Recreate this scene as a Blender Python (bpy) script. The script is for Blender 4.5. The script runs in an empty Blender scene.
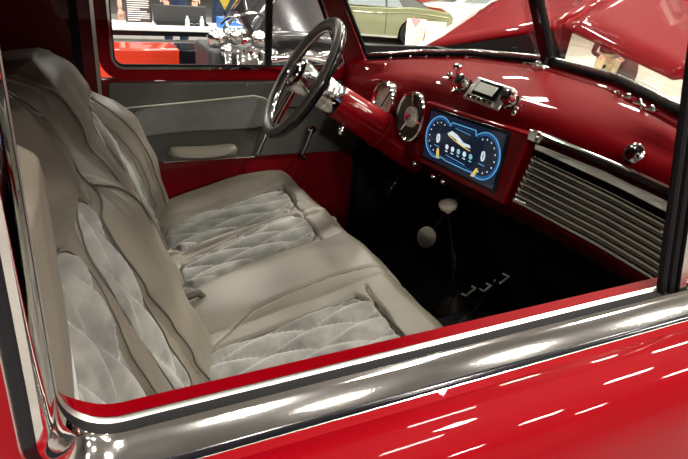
import bpy, bmesh, math, random
import numpy as np
from mathutils import Vector, Matrix
random.seed(7)
S = bpy.context.scene
COL = S.collection
PI = math.pi

# ------------------------------------------------------------------ materials
def mat(name, col, rough=.5, metal=0., coat=0., noise=0., nscale=30., bump=0., bscale=200., emit=None, es=0., sheen=0., flake=0., spec=.5):
    m = bpy.data.materials.new(name); m.use_nodes = True
    nt = m.node_tree; b = nt.nodes['Principled BSDF']
    b.inputs['Base Color'].default_value = (*col, 1)
    b.inputs['Roughness'].default_value = rough
    b.inputs['Metallic'].default_value = metal
    b.inputs['Coat Weight'].default_value = coat
    b.inputs['Coat Roughness'].default_value = .02
    if flake: b.inputs['Coat IOR'].default_value = 1.32
    b.inputs['Sheen Weight'].default_value = sheen
    b.inputs['Specular IOR Level'].default_value = spec
    tc = nt.nodes.new('ShaderNodeTexCoord')
    if noise:
        n = nt.nodes.new('ShaderNodeTexNoise'); n.inputs['Scale'].default_value = nscale; n.inputs['Detail'].default_value = 6
        nt.links.new(tc.outputs['Object'], n.inputs['Vector'])
        r = nt.nodes.new('ShaderNodeMix'); r.data_type = 'RGBA'
        r.inputs[6].default_value = (*[max(0, c*(1-noise)) for c in col], 1)
        r.inputs[7].default_value = (*[min(1, c*(1+noise)) for c in col], 1)
        mr = nt.nodes.new('ShaderNodeMapRange'); mr.inputs[1].default_value = .3; mr.inputs[2].default_value = .7
        nt.links.new(n.outputs['Fac'], mr.inputs[0]); nt.links.new(mr.outputs[0], r.inputs[0])
        nt.links.new(r.outputs[2], b.inputs['Base Color'])
    if bump:
        n2 = nt.nodes.new('ShaderNodeTexNoise'); n2.inputs['Scale'].default_value = bscale; n2.inputs['Detail'].default_value = 4
        nt.links.new(tc.outputs['Object'], n2.inputs['Vector'])
        bp = nt.nodes.new('ShaderNodeBump'); bp.inputs['Strength'].default_value = bump; bp.inputs['Distance'].default_value = .002
        nt.links.new(n2.outputs['Fac'], bp.inputs['Height']); nt.links.new(bp.outputs[0], b.inputs['Normal'])
    if emit:
        b.inputs['Emission Color'].default_value = (*emit, 1); b.inputs['Emission Strength'].default_value = es
    return m

def glass_mat(name, tint=(1, 1, 1), refl=.08):
    m = bpy.data.materials.new(name); m.use_nodes = True
    nt = m.node_tree; nt.nodes.clear()
    o = nt.nodes.new('ShaderNodeOutputMaterial'); mx = nt.nodes.new('ShaderNodeMixShader')
    t = nt.nodes.new('ShaderNodeBsdfTransparent'); g = nt.nodes.new('ShaderNodeBsdfGlossy')
    t.inputs[0].default_value = (*tint, 1); g.inputs['Roughness'].default_value = .01
    lw = nt.nodes.new('ShaderNodeLayerWeight'); lw.inputs[0].default_value = refl*3
    mu = nt.nodes.new('ShaderNodeMath'); mu.operation = 'MULTIPLY'; mu.inputs[1].default_value = .45
    nt.links.new(lw.outputs['Fresnel'], mu.inputs[0])
    nt.links.new(mu.outputs[0], mx.inputs[0]); nt.links.new(t.outputs[0], mx.inputs[1]); nt.links.new(g.outputs[0], mx.inputs[2])
    nt.links.new(mx.outputs[0], o.inputs[0])
    return m

RED = mat('candy_red_paint', (.175, .0001, .003), .5, 0, .75, spec=.03, flake=1)
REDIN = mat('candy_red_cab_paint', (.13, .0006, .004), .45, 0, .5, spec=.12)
CHROME = mat('chrome', (.86, .85, .83), .07, 1.)
ALU = mat('aluminium_painted_shine', (.85, .85, .82), .35)  # pale non-metal colour stands in for the reflections on the floor brackets
SATIN = mat('satin_aluminium', (.88, .86, .82), .38, 1.)
CHROMES = mat('brushed_chrome', (.62, .61, .58), .2, 1.)
LEATHER = mat('taupe_leather', (.150, .131, .104), .42, noise=.10, nscale=9, bump=.25, bscale=350)
LEATHERD = mat('dark_taupe_leather', (.05, .044, .036), .45, noise=.1, nscale=10, bump=.25, bscale=350)
SUEDE = mat('grey_suede', (.19, .185, .168), .9, noise=.38, nscale=22, bump=.35, bscale=500, sheen=.5)
CARD = mat('charcoal_door_card', (.055, .053, .048), .6, noise=.1, bump=.2, bscale=400)
CARDL = mat('grey_door_card', (.125, .128, .118), .7, noise=.08, bump=.2, bscale=400)
STITCH = mat('pale_stitching', (.5, .47, .4), .7)
RUBBER = mat('black_rubber', (.005, .005, .006), .6, spec=.15)
BLACKG = mat('gloss_black', (.006, .006, .008), .15, spec=.3)
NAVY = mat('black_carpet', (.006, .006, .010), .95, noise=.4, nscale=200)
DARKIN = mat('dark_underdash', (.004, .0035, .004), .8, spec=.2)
ROOFM = mat('dark_headliner', (.02, .012, .012), .9, noise=.2)
GLASS = glass_mat('clear_windshield_glass', (.96, .98, .96), .06)
GLASSD = glass_mat('clear_side_glass', (.93, .94, .94), .06)
GLASSC = mat('tinted_car_glass', (.25, .28, .30), .05, .0, coat=1.)
FACE = mat('gauge_face', (.55, .50, .43), .45, noise=.35, nscale=40)
FACED = mat('gauge_face_dark', (.06, .05, .045), .3)
SCREEN = mat('display_glass', (.004, .008, .018), .12, emit=(.010, .022, .05), es=.9, coat=1.)
UIB = mat('display_blue_line', (.1, .4, .8), .5, emit=(.12, .45, .85), es=1.1)
UIG = mat('display_blue_glow', (.02, .1, .3), .5, emit=(.02, .12, .32), es=.9)
UIW = mat('display_white_mark', (.8, .9, 1), .5, emit=(.75, .9, 1.), es=1.2)
UIC = mat('display_cyan_icon', (.3, .8, .9), .5, emit=(.3, .75, .85), es=.9)
UIY = mat('display_yellow_needle', (.9, .6, .1), .5, emit=(.95, .65, .12), es=1.2)
LCD = mat('radio_display', (.7, .7, .65), .4)

# ------------------------------------------------------------------ mesh helpers
def newobj(name, verts, faces, m, parent=None, smooth=True, bevel=0, mats=None, midx=None, auto=None):
    me = bpy.data.meshes.new(name)
    me.from_pydata([tuple(map(float, v)) for v in verts], [], [tuple(int(i) for i in f) for f in faces])
    me.update()
    bm = bmesh.new(); bm.from_mesh(me); bmesh.ops.recalc_face_normals(bm, faces=bm.faces); bm.to_mesh(me); bm.free()
    me.materials.append(m)
    o = bpy.data.objects.new(name, me); COL.objects.link(o)
    if smooth:
        for p in me.polygons: p.use_smooth = True
        me.set_sharp_from_angle(angle=math.radians(auto if auto else 38))
    if parent: o.parent = parent
    if bevel:
        b = o.modifiers.new('bevel', 'BEVEL'); b.width = bevel; b.segments = 3; b.limit_method = 'ANGLE'; b.angle_limit = math.radians(35)
    return o

class MB:
    def __init__(s): s.v = []; s.f = []
    def add(s, v, f):
        k = len(s.v); s.v += [tuple(p) for p in v]; s.f += [tuple(i+k for i in q) for q in f]; return s
    def box(s, c, d, rot=None):
        c = Vector(c); hx, hy, hz = d[0]/2, d[1]/2, d[2]/2
        p = [Vector((x, y, z)) for x in (-hx, hx) for y in (-hy, hy) for z in (-hz, hz)]
        if rot is not None: p = [rot @ q for q in p]
        return s.add([c+q for q in p], [(0, 1, 3, 2), (4, 6, 7, 5), (0, 4, 5, 1), (2, 3, 7, 6), (0, 2, 6, 4), (1, 5, 7, 3)])
    def tube(s, pts, r, n=12, closed=False, cap=True):
        pts = [Vector(p) for p in pts]; N = len(pts)
        rs = r if isinstance(r, (list, tuple)) else [r]*N
        t0 = (pts[1]-pts[0]).normalized(); up = Vector((0, 0, 1)) if abs(t0.z) < .9 else Vector((0, 1, 0))
        nrm = (up - t0*up.dot(t0)).normalized(); V = []
        for i in range(N):
            if closed: t = (pts[(i+1) % N]-pts[i-1]).normalized()
            else: t = (pts[min(i+1, N-1)]-pts[max(i-1, 0)]).normalized()
            nrm = (nrm - t*nrm.dot(t)).normalized(); b = t.cross(nrm)
            for j in range(n):
                a = 2*PI*j/n; V.append(pts[i]+(nrm*math.cos(a)+b*math.sin(a))*rs[i])
        F = []
        for i in range(N if closed else N-1):
            k = (i+1) % N
            for j in range(n): F.append((i*n+j, i*n+(j+1) % n, k*n+(j+1) % n, k*n+j))
        if cap and not closed:
            F.append(tuple(range(n))); F.append(tuple((N-1)*n+j for j in range(n)))
        return s.add(V, F)
    def lathe(s, prof, o, ax, n=32):
        """prof: list of (distance along axis, radius)"""
        o = Vector(o); ax = Vector(ax).normalized(); up = Vector((0, 0, 1)) if abs(ax.z) < .9 else Vector((1, 0, 0))
        a = (up-ax*up.dot(ax)).normalized(); b = ax.cross(a); V = []; F = []
        for d, r in prof:
            for j in range(n):
                t = 2*PI*j/n; V.append(o+ax*d+(a*math.cos(t)+b*math.sin(t))*max(r, 1e-5))
        for i in range(len(prof)-1):
            for j in range(n): F.append((i*n+j, i*n+(j+1) % n, (i+1)*n+(j+1) % n, (i+1)*n+j))
        F.append(tuple(range(n))); F.append(tuple((len(prof)-1)*n+j for j in range(n)))
        return s.add(V, F)
    def sph(s, c, r, n=16, sc=(1, 1, 1)):
        c = Vector(c); m = n//2; V = []; F = []
        for i in range(m+1):
            th = PI*i/m
            for j in range(n):
                ph = 2*PI*j/n
                V.append(c+Vector((math.sin(th)*math.cos(ph)*sc[0], math.sin(th)*math.sin(ph)*sc[1], math.cos(th)*sc[2]))*r)
        for i in range(m):
            for j in range(n): F.append((i*n+j, i*n+(j+1) % n, (i+1)*n+(j+1) % n, (i+1)*n+j))
        return s.add(V, F)
    def grid(s, P):
        """P[i][j] points"""
        nr, nc = len(P), len(P[0]); V = [tuple(q) for r in P for q in r]
        F = [(i*nc+j, i*nc+j+1, (i+1)*nc+j+1, (i+1)*nc+j) for i in range(nr-1) for j in range(nc-1)]
        return s.add(V, F)
    def prism(s, poly, fn, a, b):
        """2d polygon extruded: fn(u,v,w) -> point, w from a to b"""
        n = len(poly); V = [fn(u, v, a) for u, v in poly]+[fn(u, v, b) for u, v in poly]
        F = [tuple(range(n)), tuple(range(n, 2*n))]+[(i, (i+1) % n, n+(i+1) % n, n+i) for i in range(n)]
        return s.add(V, F)
    def build(s, name, m, parent=None, **k):
        return newobj(name, s.v, s.f, m, parent, **k)

def thing(name, label, cat, loc=(0, 0, 0), group=None, rz=0):
    o = bpy.data.objects.new(name, None); COL.objects.link(o); o.location = loc; o.rotation_euler = (0, 0, rz)
    o.empty_display_size = .05
    o['label'] = label; o['category'] = cat
    if group: o['group'] = group
    return o
def tag(o, label, cat, group=None, kind=None):
    o['label'] = label; o['category'] = cat
    if group: o['group'] = group
    if kind: o['kind'] = kind
    return o
def struct(o): o['kind'] = 'structure'; return o
def dup(root, loc, label, rz=0, group=None):
    r = root.copy(); COL.objects.link(r); r.location = loc; r.rotation_euler = (0, 0, rz); r['label'] = label
    if group: r['group'] = group
    for ch in list(root.children):
        c = ch.copy(); COL.objects.link(c); c.parent = r
        for g in list(ch.children):
            d = g.copy(); COL.objects.link(d); d.parent = c
    return r
def solid(o, t, off=-1):
    s = o.modifiers.new('thick', 'SOLIDIFY'); s.thickness = t; s.offset = off; return o

ip = np.interp

# ------------------------------------------------------------------ camera (hand held phone outside the passenger window)
Rw = np.array([[0.90799663, 0.11124002, -0.40394031], [-0.41244991, 0.4068413, -0.81508602], [0.07366942, 0.90670051, 0.41529146]])
cam = bpy.data.cameras.new('camera'); camo = bpy.data.objects.new('camera', cam); COL.objects.link(camo)
M = Matrix([list(map(float, r)) for r in Rw]).to_4x4(); M.translation = Vector((0, -.40, 1.57)); camo.matrix_world = M
cam.sensor_width = 36; cam.lens = 581*36/688; cam.clip_start = .01; cam.clip_end = 100
S.camera = camo

# ------------------------------------------------------------------ bench seat
def polysd(Y, Z, poly):
    """signed distance, negative inside; also nearest point"""
    P = np.stack([Y, Z], -1); best = np.full(Y.shape, 1e9); near = np.zeros(P.shape); ins = np.zeros(Y.shape, bool)
    n = len(poly)
    for i in range(n):
        a = np.array(poly[i], float); b = np.array(poly[(i+1) % n], float); ab = b-a
        t = np.clip(((P-a)@ab)/(ab@ab), 0, 1); q = a+t[..., None]*ab; d = np.linalg.norm(P-q, axis=-1)
        m = d < best; best = np.where(m, d, best); near[m] = q[m]
        c = ((a[1] > Z) != (b[1] > Z)) & (Y < (b[0]-a[0])*(Z-a[1])/(b[1]-a[1]+1e-12)+a[0]); ins ^= c
    return np.where(ins, -best, best), near
def linedist(Y, Z, line):
    P = np.stack([Y, Z], -1); best = np.full(Y.shape, 1e9)
    for i in range(len(line)-1):
        a = np.array(line[i], float); b = np.array(line[i+1], float); ab = b-a
        t = np.clip(((P-a)@ab)/(ab@ab), 0, 1); best = np.minimum(best, np.linalg.norm(P-(a+t[..., None]*ab), axis=-1))
    return best
def smooth_poly(poly, it=2):
    for _ in range(it):
        q = []
        for i in range(len(poly)):
            a = poly[i]; b = poly[(i+1) % len(poly)]
            q += [(a[0]*.75+b[0]*.25, a[1]*.75+b[1]*.25), (a[0]*.25+b[0]*.75, a[1]*.25+b[1]*.75)]
        poly = q
    return poly
def sst(a, b, x): t = np.clip((x-a)/(b-a), 0, 1); return t*t*(3-2*t)
def quilt(u, v, per=.066, k=.33):
    a = (v+k*u)/per; b = (v-k*u)/per
    return (np.abs(np.sin(PI*a)*np.sin(PI*b)))**.33

def emit_surface(U, V, pos, inserts, seatname_main, parent, names, ring_fn=None):
    nr, nc = U.shape
    ids = np.arange(nr*nc).reshape(nr, nc)
    quads = np.stack([ids[:-1, :-1], ids[:-1, 1:], ids[1:, 1:], ids[1:, :-1]], -1)
    Uc = (U[:-1, :-1]+U[1:, 1:])/2; Vc = (V[:-1, :-1]+V[1:, 1:])/2
    own = np.full(Uc.shape, -1)
    for i, p in enumerate(inserts):
        sd, _ = polysd(Uc, Vc, p); own[sd < 0] = i
    flat = pos.reshape(-1, 3)
    def make(sel, name, m, extra=None):
        q = quads[sel]; used, inv = np.unique(q, return_inverse=True)
        v = list(map(tuple, flat[used])); f = [tuple(r) for r in inv.reshape(q.shape)]
        if extra: # closing skirt along the grid border
            mp = {int(a): i for i, a in enumerate(used)}
            border = [int(x) for x in list(ids[0, :])+list(ids[1:, -1])+list(ids[-1, -2::-1])+list(ids[-2:0:-1, 0])]
            base = len(v)
            for bi in border: v.append(extra(flat[bi]))
            n = len(border)
            for i in range(n): f.append((mp[border[i]], mp[border[(i+1) % n]], base+(i+1) % n, base+i))
            f.append(tuple(base+i for i in range(n)))
        return newobj(name, v, f, m, parent, auto=80)
    main = make(own == -1, seatname_main, LEATHER, ring_fn)
    for i in range(len(inserts)): make(own == i, names[i], SUEDE)
    return main

seat = thing('bench_seat', 'taupe leather bench seat with diamond quilted grey suede inserts', 'seat', (.3, .7, .55))
seat_off = Vector((-.3, -.7, -.55))
def so(pos): return pos+np.array([-.3, -.7, -.55])

# backrest
ya = [-.05, .05, .2, .45, .6, .97, 1.22, 1.33, 1.5]; A = [-.12, -.085, -.04, .05, .08, .08, .09, .12, .12]
za = [.7, .85, .97, 1.1, 1.2, 1.3, 1.37, 1.4]; Sx = [.16, .10, .05, 0, -.05, -.10, -.14, -.17]
NL = smooth_poly([(.05, .84), (.055, 1.16), (.2, 1.215), (.365, 1.215), (.366, 1.16), (.338, 1.10), (.325, 1.02), (.33, .84)], 1)
NR = smooth_poly([(.455, 1.235), (.505, 1.215), (.486, 1.15), (.462, 1.07), (.458, .96), (.452, .84), (.385, .84), (.380, .953), (.383, 1.05), (.393, 1.12), (.42, 1.20)], 1)
DL = smooth_poly([(.975, 1.19), (1.03, 1.215), (1.05, 1.1), (1.045, .84), (.975, .84), (.965, 1.05)], 1)
DR = smooth_poly([(1.09, 1.20), (1.17, 1.20), (1.235, 1.15), (1.25, 1.0), (1.24, .84), (1.10, .84), (1.10, 1.0)], 1)
ins_b = [NL, NR, DL, DR]
yy = np.arange(-.04, 1.401, .004); ss = np.linspace(0, 1, 165)
Yg, Sg = np.meshgrid(yy, ss, indexing='ij')
ztop = ip(yy, [-.04, .03, .1, .19, .45, .56, .62, .75, .9, 1.0, 1.1, 1.2, 1.3, 1.37, 1.4], [1.38, 1.455, 1.47, 1.41, 1.40, 1.385, 1.37, 1.36, 1.368, 1.365, 1.345, 1.30, 1.225, 1.17, 1.10])[:, None]
Zg = .74+(ztop-.74)*Sg
for p in ins_b:   # snap the grid onto the seam outlines
    sd, nr_ = polysd(Yg, Zg, p); m = np.abs(sd) < .0022
    Yg[m] = nr_[m][:, 0]; Zg[m] = nr_[m][:, 1]
Xg = ip(Yg, ya, A)+ip(Zg, za, Sx)
def bump(y, c, w, p=2): t = np.clip(np.abs(y-c)/w, 0, 1); return (1-t**p)**.6
# bolsters
zz = Zg
edge = np.clip(1-(zz-.74)/(ztop-.74), 0, 1)
h = np.zeros_like(Xg)
bc = ip(zz, [.8, 1.0, 1.12, 1.23], [.555, .575, .595, .61]); 
h += .030*bump(Yg, bc, .09, 3)*sst(1.25, 1.18, zz)                       # inner bolster of the passenger place
h += .018*bump(Yg, .885, .085)*sst(1.27, 1.16, zz)                     # inner bolster of the driver place
h += .060*bump(Yg, 1.315, .075)*sst(1.24, 1.12, zz)*(.55+.45*sst(.85, 1.02, zz))                   # outer bolster of the driver place
h += .012*bump(Yg, .70, .10)*sst(1.40, 1.30, zz)*sst(1.0, 1.2, zz)       # centre panel
h += .035*bump(Yg, .25, .29)*sst(1.20, 1.27, zz)                       # head roll passenger
h += .04*bump(Yg, 1.05, .28)*sst(1.19, 1.27, zz)                       # head roll driver
h += .012*bump(Yg, .353, .03)*sst(1.25, 1.18, zz)                        # stripe between the quilted strips
h += .012*bump(Yg, 1.073, .03)*sst(1.22, 1.17, zz)
allsd = np.full(Xg.shape, 1e9)
for p in ins_b:
    sd, _ = polysd(Yg, Zg, p); allsd = np.minimum(allsd, sd)
    i = sd < 0
    h += np.where(i, -.010+.020*quilt(Zg, Yg)*sst(0, .012, -sd), 0)
h -= .007*np.exp(-(allsd/.004)**2)
seams = [[(.50, 1.40), (.559, 1.36), (.584, 1.32), (.575, 1.27), (.552, 1.235), (.505, 1.18), (.49, 1.05), (.475, .76)],
         [(.60, 1.40), (.70, 1.365), (.778, 1.315), (.79, 1.25), (.80, 1.17), (.795, 1.0), (.79, .76)],
         [(.552, 1.235), (.62, 1.20), (.66, 1.13), (.675, 1.0), (.67, .78)],
         [(.95, 1.25), (1.0, 1.245), (1.15, 1.24), (1.25, 1.20), (1.275, 1.1), (1.275, .8)], [(.95, 1.25), (.945, 1.1), (.955, .8)],
         [(.95, 1.25), (.96, 1.20)], [(.60, 1.372), (.585, 1.345), (.62, 1.31)]]
yc1 = ip(Zg, [.76, 1.17, 1.25, 1.315, 1.365, 1.40], [.79, .80, .79, .778, .70, .60])
yc2 = ip(Zg, [.9, 1.235, 1.27, 1.32, 1.36, 1.40], [.5, .552, .575, .584, .559, .50])
h -= .026*sst(-.006, .010, Yg-yc2)*sst(.006, -.010, Yg-yc1)*sst(1.15, 1.22, Zg)
for s_ in seams: h -= .009*np.exp(-(linedist(Yg, Zg, s_)/.004)**2)
h -= .03*sst(.93, 1.0, Sg)**2                                           # top rolls back
h += .004*np.sin(Yg*37+Zg*19)*np.sin(Zg*31-Yg*11)*(allsd > .01)
Xg = Xg+h
wt = -.028-.02*sst(.05, -.03, Yg)-.16*sst(.155, .205, Yg)                   # near outer wing
wt = wt-.10*sst(ztop-.06, ztop, Zg)+.0*Yg
wk = .5*(Xg+wt+np.sqrt((Xg-wt)**2+.018**2)) 
Xg = np.where(Yg < .26, wk-.5*(.018)*sst(.16, .26, Yg), Xg)
roll = sst(.955, 1.0, Sg); Zg2 = Zg-.0*roll
pos = so(np.stack([Xg, Yg, Zg2], -1))
emit_surface(Yg, Zg, pos, ins_b, 'backrest', seat, ['quilted_insert']*4, lambda p: (min(p[0]-.10, -.36), p[1], p[2]-.012))

# cushion
D1 = smooth_poly([(.20, 1.00), (.195, 1.17), (.30, 1.20), (.44, 1.215), (.585, 1.235), (.575, 1.06), (.44, 1.05), (.30, 1.03)], 1)
D2 = smooth_poly([(.19, .80), (.20, .94), (.25, .965), (.33, .985), (.42, 1.022), (.572, 1.020), (.562, .865), (.47, .862), (.38, .86), (.30, .83)], 1)
N1 = smooth_poly([(.12, .06), (.13, .51), (.19, .558), (.26, .57), (.36, .566), (.45, .574), (.552, .582), (.546, .38), (.535, .2), (.53, .05), (.3, .05)], 1)
ins_c = [D1, D2, N1]
xx = np.arange(.10, .682, .004); yc = np.arange(-.02, 1.4301, .004)
Xc, Yc = np.meshgrid(xx, yc, indexing='ij')
for p in ins_c:
    sd, nr_ = polysd(Xc, Yc, p); m = np.abs(sd) < .0022
    Xc[m] = nr_[m][:, 0]; Yc[m] = nr_[m][:, 1]
Zc = .84+.2*(Xc-.2)
allsd = np.full(Xc.shape, 1e9); h = np.zeros_like(Zc)
for p in ins_c:
    sd, _ = polysd(Xc, Yc, p); allsd = np.minimum(allsd, sd)
    h += np.where(sd < 0, -.009+.020*quilt(Xc, Yc)*sst(0, .012, -sd), 0)
h -= .006*np.exp(-(allsd/.004)**2)
h += .022*bump(Yc, 1.325, .10)*sst(.66, .5, Xc)                          # far side bolster
h += .014*bump(Yc, .735, .115)                                             # middle pad
h += .008*bump(Yc, 1.04-.02, .02)
for s_ in [[(.66, .622), (.633, .650), (.497, .668), (.378, .655), (.311, .648), (.256, .615), (.12, .51)],
           [(.575, 1.24), (.56, .85)], [(.56, .60), (.54, .36), (.53, 0)], [(.12, .79), (.21, .80), (.30, .83)],
           [(.20, 1.02), (.36, 1.045), (.57, 1.05)], [(.22, .99), (.36, 1.008), (.57, 1.03)], [(.19, 1.19), (.35, 1.23), (.585, 1.245)]]:
    h -= .006*np.exp(-(linedist(Xc, Yc, s_)/.0035)**2)
h += .003*np.sin(Xc*23+Yc*17)*np.sin(Yc*29-Xc*13)*(allsd > .01)
fr = sst(.60, .68, Xc); h -= .055*fr**1.6                                 # front edge rolls down
farx = ip(Xc, [.1, .2, .36, .48, .58, .64, .69], [1.33, 1.36, 1.40, 1.42, 1.425, 1.40, 1.33])
over = np.clip((Yc-(farx-.06))/.06, 0, 1.2); h -= .05*over**2
Yc2 = np.minimum(Yc, farx)
pos = so(np.stack([Xc-.01*(fr**3), Yc2, Zc+h], -1))
emit_surface(Xc, Yc, pos, ins_c, 'seat_cushion', seat, ['quilted_insert']*3, lambda p: (p[0], p[1], -.06+.02*0))
MB().box((.28-.3, .0, -.04), (.46, 1.30, .10)).build('seat_base', DARKIN, seat, bevel=.01)
# piping and seam threads
def bx(y, z, off=0): return ip(y, ya, A)+ip(z, za, Sx)+off
def on_back(y, z): # nearest grid vertex of the finished backrest
    i = int(round((y+.04)/.004)); i = max(0, min(len(yy)-1, i)); row = Zg[i]; j = int(np.argmin(np.abs(row-z)))
    return Vector((Xg[max(0, i-1):i+2, max(0, j-1):j+2].max()+.0012, y, z))+seat_off
def resample(l, st=.012):
    o = []
    for a, b in zip(l[:-1], l[1:]):
        n = max(1, int(math.dist(a, b)/st))
        o += [(a[0]+(b[0]-a[0])*i/n, a[1]+(b[1]-a[1])*i/n) for i in range(n)]
    return o+[l[-1]]
def relax(P, n=6):
    P = [Vector(p) for p in P]
    for _ in range(n): P = [P[0]]+[(P[i-1]+P[i]*2+P[i+1])/4 for i in range(1, len(P)-1)]+[P[-1]]
    return P
def stitch_back(l, m, r=.0011, name='piping'):
    MB().tube(relax([on_back(y, z) for y, z in resample(l, .006)]), r, 6).build(name, m, seat)
stitch_back([(.552, 1.222), (.62, 1.188), (.655, 1.13), (.672, 1.0), (.668, .84)], LEATHERD, .0022)
for l_ in seams[:2]+seams[3:6]: stitch_back([p for p in l_ if p[1] < 1.385], LEATHERD, .0016)
for p_ in ins_b[1:]: stitch_back([q for q in p_ if q[1] > .86], LEATHERD, .0012)
stitch_back([q for q in ins_b[0] if q[1] > .86 and q[0] > .24], LEATHERD, .0012)
stitch_back([(.565, 1.33), (.585, 1.35), (.61, 1.375)], STITCH, .0012, 'stitching')
stitch_back([(.60, 1.32), (.612, 1.345), (.63, 1.375)], STITCH, .0012, 'stitching')
def on_cush(x, y):
    i = max(0, min(len(xx)-1, int(round((x-.10)/.004)))); j = max(0, min(len(yc)-1, int(round((y+.02)/.004))))
    return Vector((x, y, Zc[i, j]+h[i, j]+.001))+seat_off
for p_ in ins_c:
    MB().tube([on_cush(x, y) for x, y in resample([q for q in p_+p_[:1] if q[0] > .14 and q[1] > .07], .008)], .0013, 6).build('piping', LEATHERD, seat)
for l in [[(.645, .636), (.633, .650), (.497, .668), (.378, .655), (.311, .648), (.256, .615), (.16, .535)],
          [(.585, 1.235), (.572, 1.06), (.567, 1.0), (.558, .86)], [(.556, .585), (.55, .38), (.54, .06)]]:
    MB().tube([on_cush(x, y) for x, y in resample(l)], .0018, 6).build('piping', LEATHERD, seat)
# fold tab in the crease between back and cushion (belt loop)
MB().tube([Vector((.155, .742, .835))+seat_off, Vector((.185, .744, .868))+seat_off, Vector((.215, .748, .872))+seat_off, Vector((.235, .75, .85))+seat_off], [.008, .011, .010, .006], 10).build('pull_loop', LEATHERD, seat)

# ------------------------------------------------------------------ passenger door (near): swept window surround + skin
def arcpath():
    x0, z0, r = -.034, 1.222, .045; P = []
    for z in np.linspace(1.72, z0+r, 14): P.append((x0, z, -1, 0, 0.))
    for a in np.linspace(0, PI/2, 12)[1:]:
        P.append((x0+r-r*math.cos(a), z0+r-r*math.sin(a), -math.cos(a), -math.sin(a), 0.))
    for x in np.linspace(x0+r, 1.12, 40)[1:]: P.append((x, z0+.012*(x/.6), 0, -1, 0.))
    L = 0; out = []
    for i, p in enumerate(P):
        t = min(1, max(0, (i-12)/8))
        out.append((p[0], p[1], p[2], p[3], t if t > 0 else 0))
    return out
PATH = arcpath()
def sweep(side, bottom, name, m, parent, **k):
    G = []
    for x, z, nx, nz, t in PATH:
        t = t*t*(3-2*t)
        row = []
        for (o1, y1), (o2, y2) in zip(side, bottom):
            o = o1+(o2-o1)*t; y = y1+(y2-y1)*t
            row.append((x+nx*o, y, z+nz*o))
        G.append(row)
    return MB().grid(G).build(name, m, parent, **k)
pdoor = thing('truck_door', 'glossy red passenger door with chrome framed open window, nearest the viewer', 'door', (0, 0, 0))
sweep([(.05, .010), (.020, .008), (.002, .003), (.0, .0)], [(.20, .030), (.014, .028), (.0, .016), (.0, .0)], 'inner_sill', RED, pdoor)
sweep([(.0, .0), (-.001, -.003), (.0, -.006)], [(.0, -.0005), (.0003, -.0025), (.0022, -.0052)], 'chrome_bead', SATIN, pdoor)
sweep([(.0, -.006), (.001, -.010), (.0, -.014)], [(.0022, -.0052), (.008, -.012), (.0005, -.0195)], 'window_channel', RUBBER, pdoor)
sweep([(.0, -.014), (.0, -.030), (.0005, -.045), (.002, -.054), (.006, -.059), (.011, -.060)],
      [(.0005, -.0195), (.0012, -.021), (.004, -.0245), (.009, -.0295), (.0145, -.0345), (.020, -.039)], 'chrome_moulding', CHROME, pdoor)
sweep([(.011, -.060), (.0125, -.0595), (.018, -.060), (.020, -.061)], [(.020, -.039), (.0215, -.0405), (.0225, -.043), (.023, -.0455)], 'outer_seal', BLACKG, pdoor)
sweep([(.020, -.061), (.0207, -.062), (.0215, -.0622)], [(.023, -.0455), (.0232, -.0458), (.0234, -.0461)], 'outer_bead', CHROMES, pdoor)
sweep([(.0215, -.0622), (.026, -.0625), (.032, -.064), (.045, -.068), (.07, -.072), (.12, -.078), (.25, -.09), (.45, -.11), (.6, -.12)],
      [(.0234, -.0461), (.028, -.053), (.0265, -.060), (.029, -.072), (.038, -.088), (.062, -.110), (.11, -.122), (.30, -.135), (.62, -.140)], 'passenger_door', RED, pdoor)
# vent window post and pane
def lean(z, y=0.): return (.6395-.277*(z-1.229), y, z)
MB().tube([lean(1.215, -.006), lean(1.72, -.006)], .0055, 8).build('vent_seal', RUBBER, pdoor)
g = MB()
for dx, w, dy in ((.0125, .010, -.008),):
    g.tube([Vector(lean(1.215, dy))+Vector((dx, 0, 0)), Vector(lean(1.72, dy))+Vector((dx, 0, 0))], .0055, 8)
g.build('vent_post', RUBBER, pdoor)
MB().prism([(0, 0), (.012, 0), (.012, .012), (0, .012)], lambda u, v, w: Vector(lean(w, -.016+v))+Vector((.020+u, 0, 0)), 1.215, 1.72).build('vent_frame', CHROMES, pdoor, smooth=False)
MB().prism([(.676, 1.232), (1.0, 1.236), (.80, 1.52), (.60, 1.52)], lambda u, v, w: (u, w, v), -.012, -.016).build('vent_glass', GLASSD, pdoor, smooth=False)
MB().box((.35, .045, 1.02), (1.0, .03, .24)).build('door_card', CARDL, pdoor, bevel=.01)
MB().sph((.648, .02, 1.300), .005, 12).build('vent_latch', CHROME, pdoor)

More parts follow.
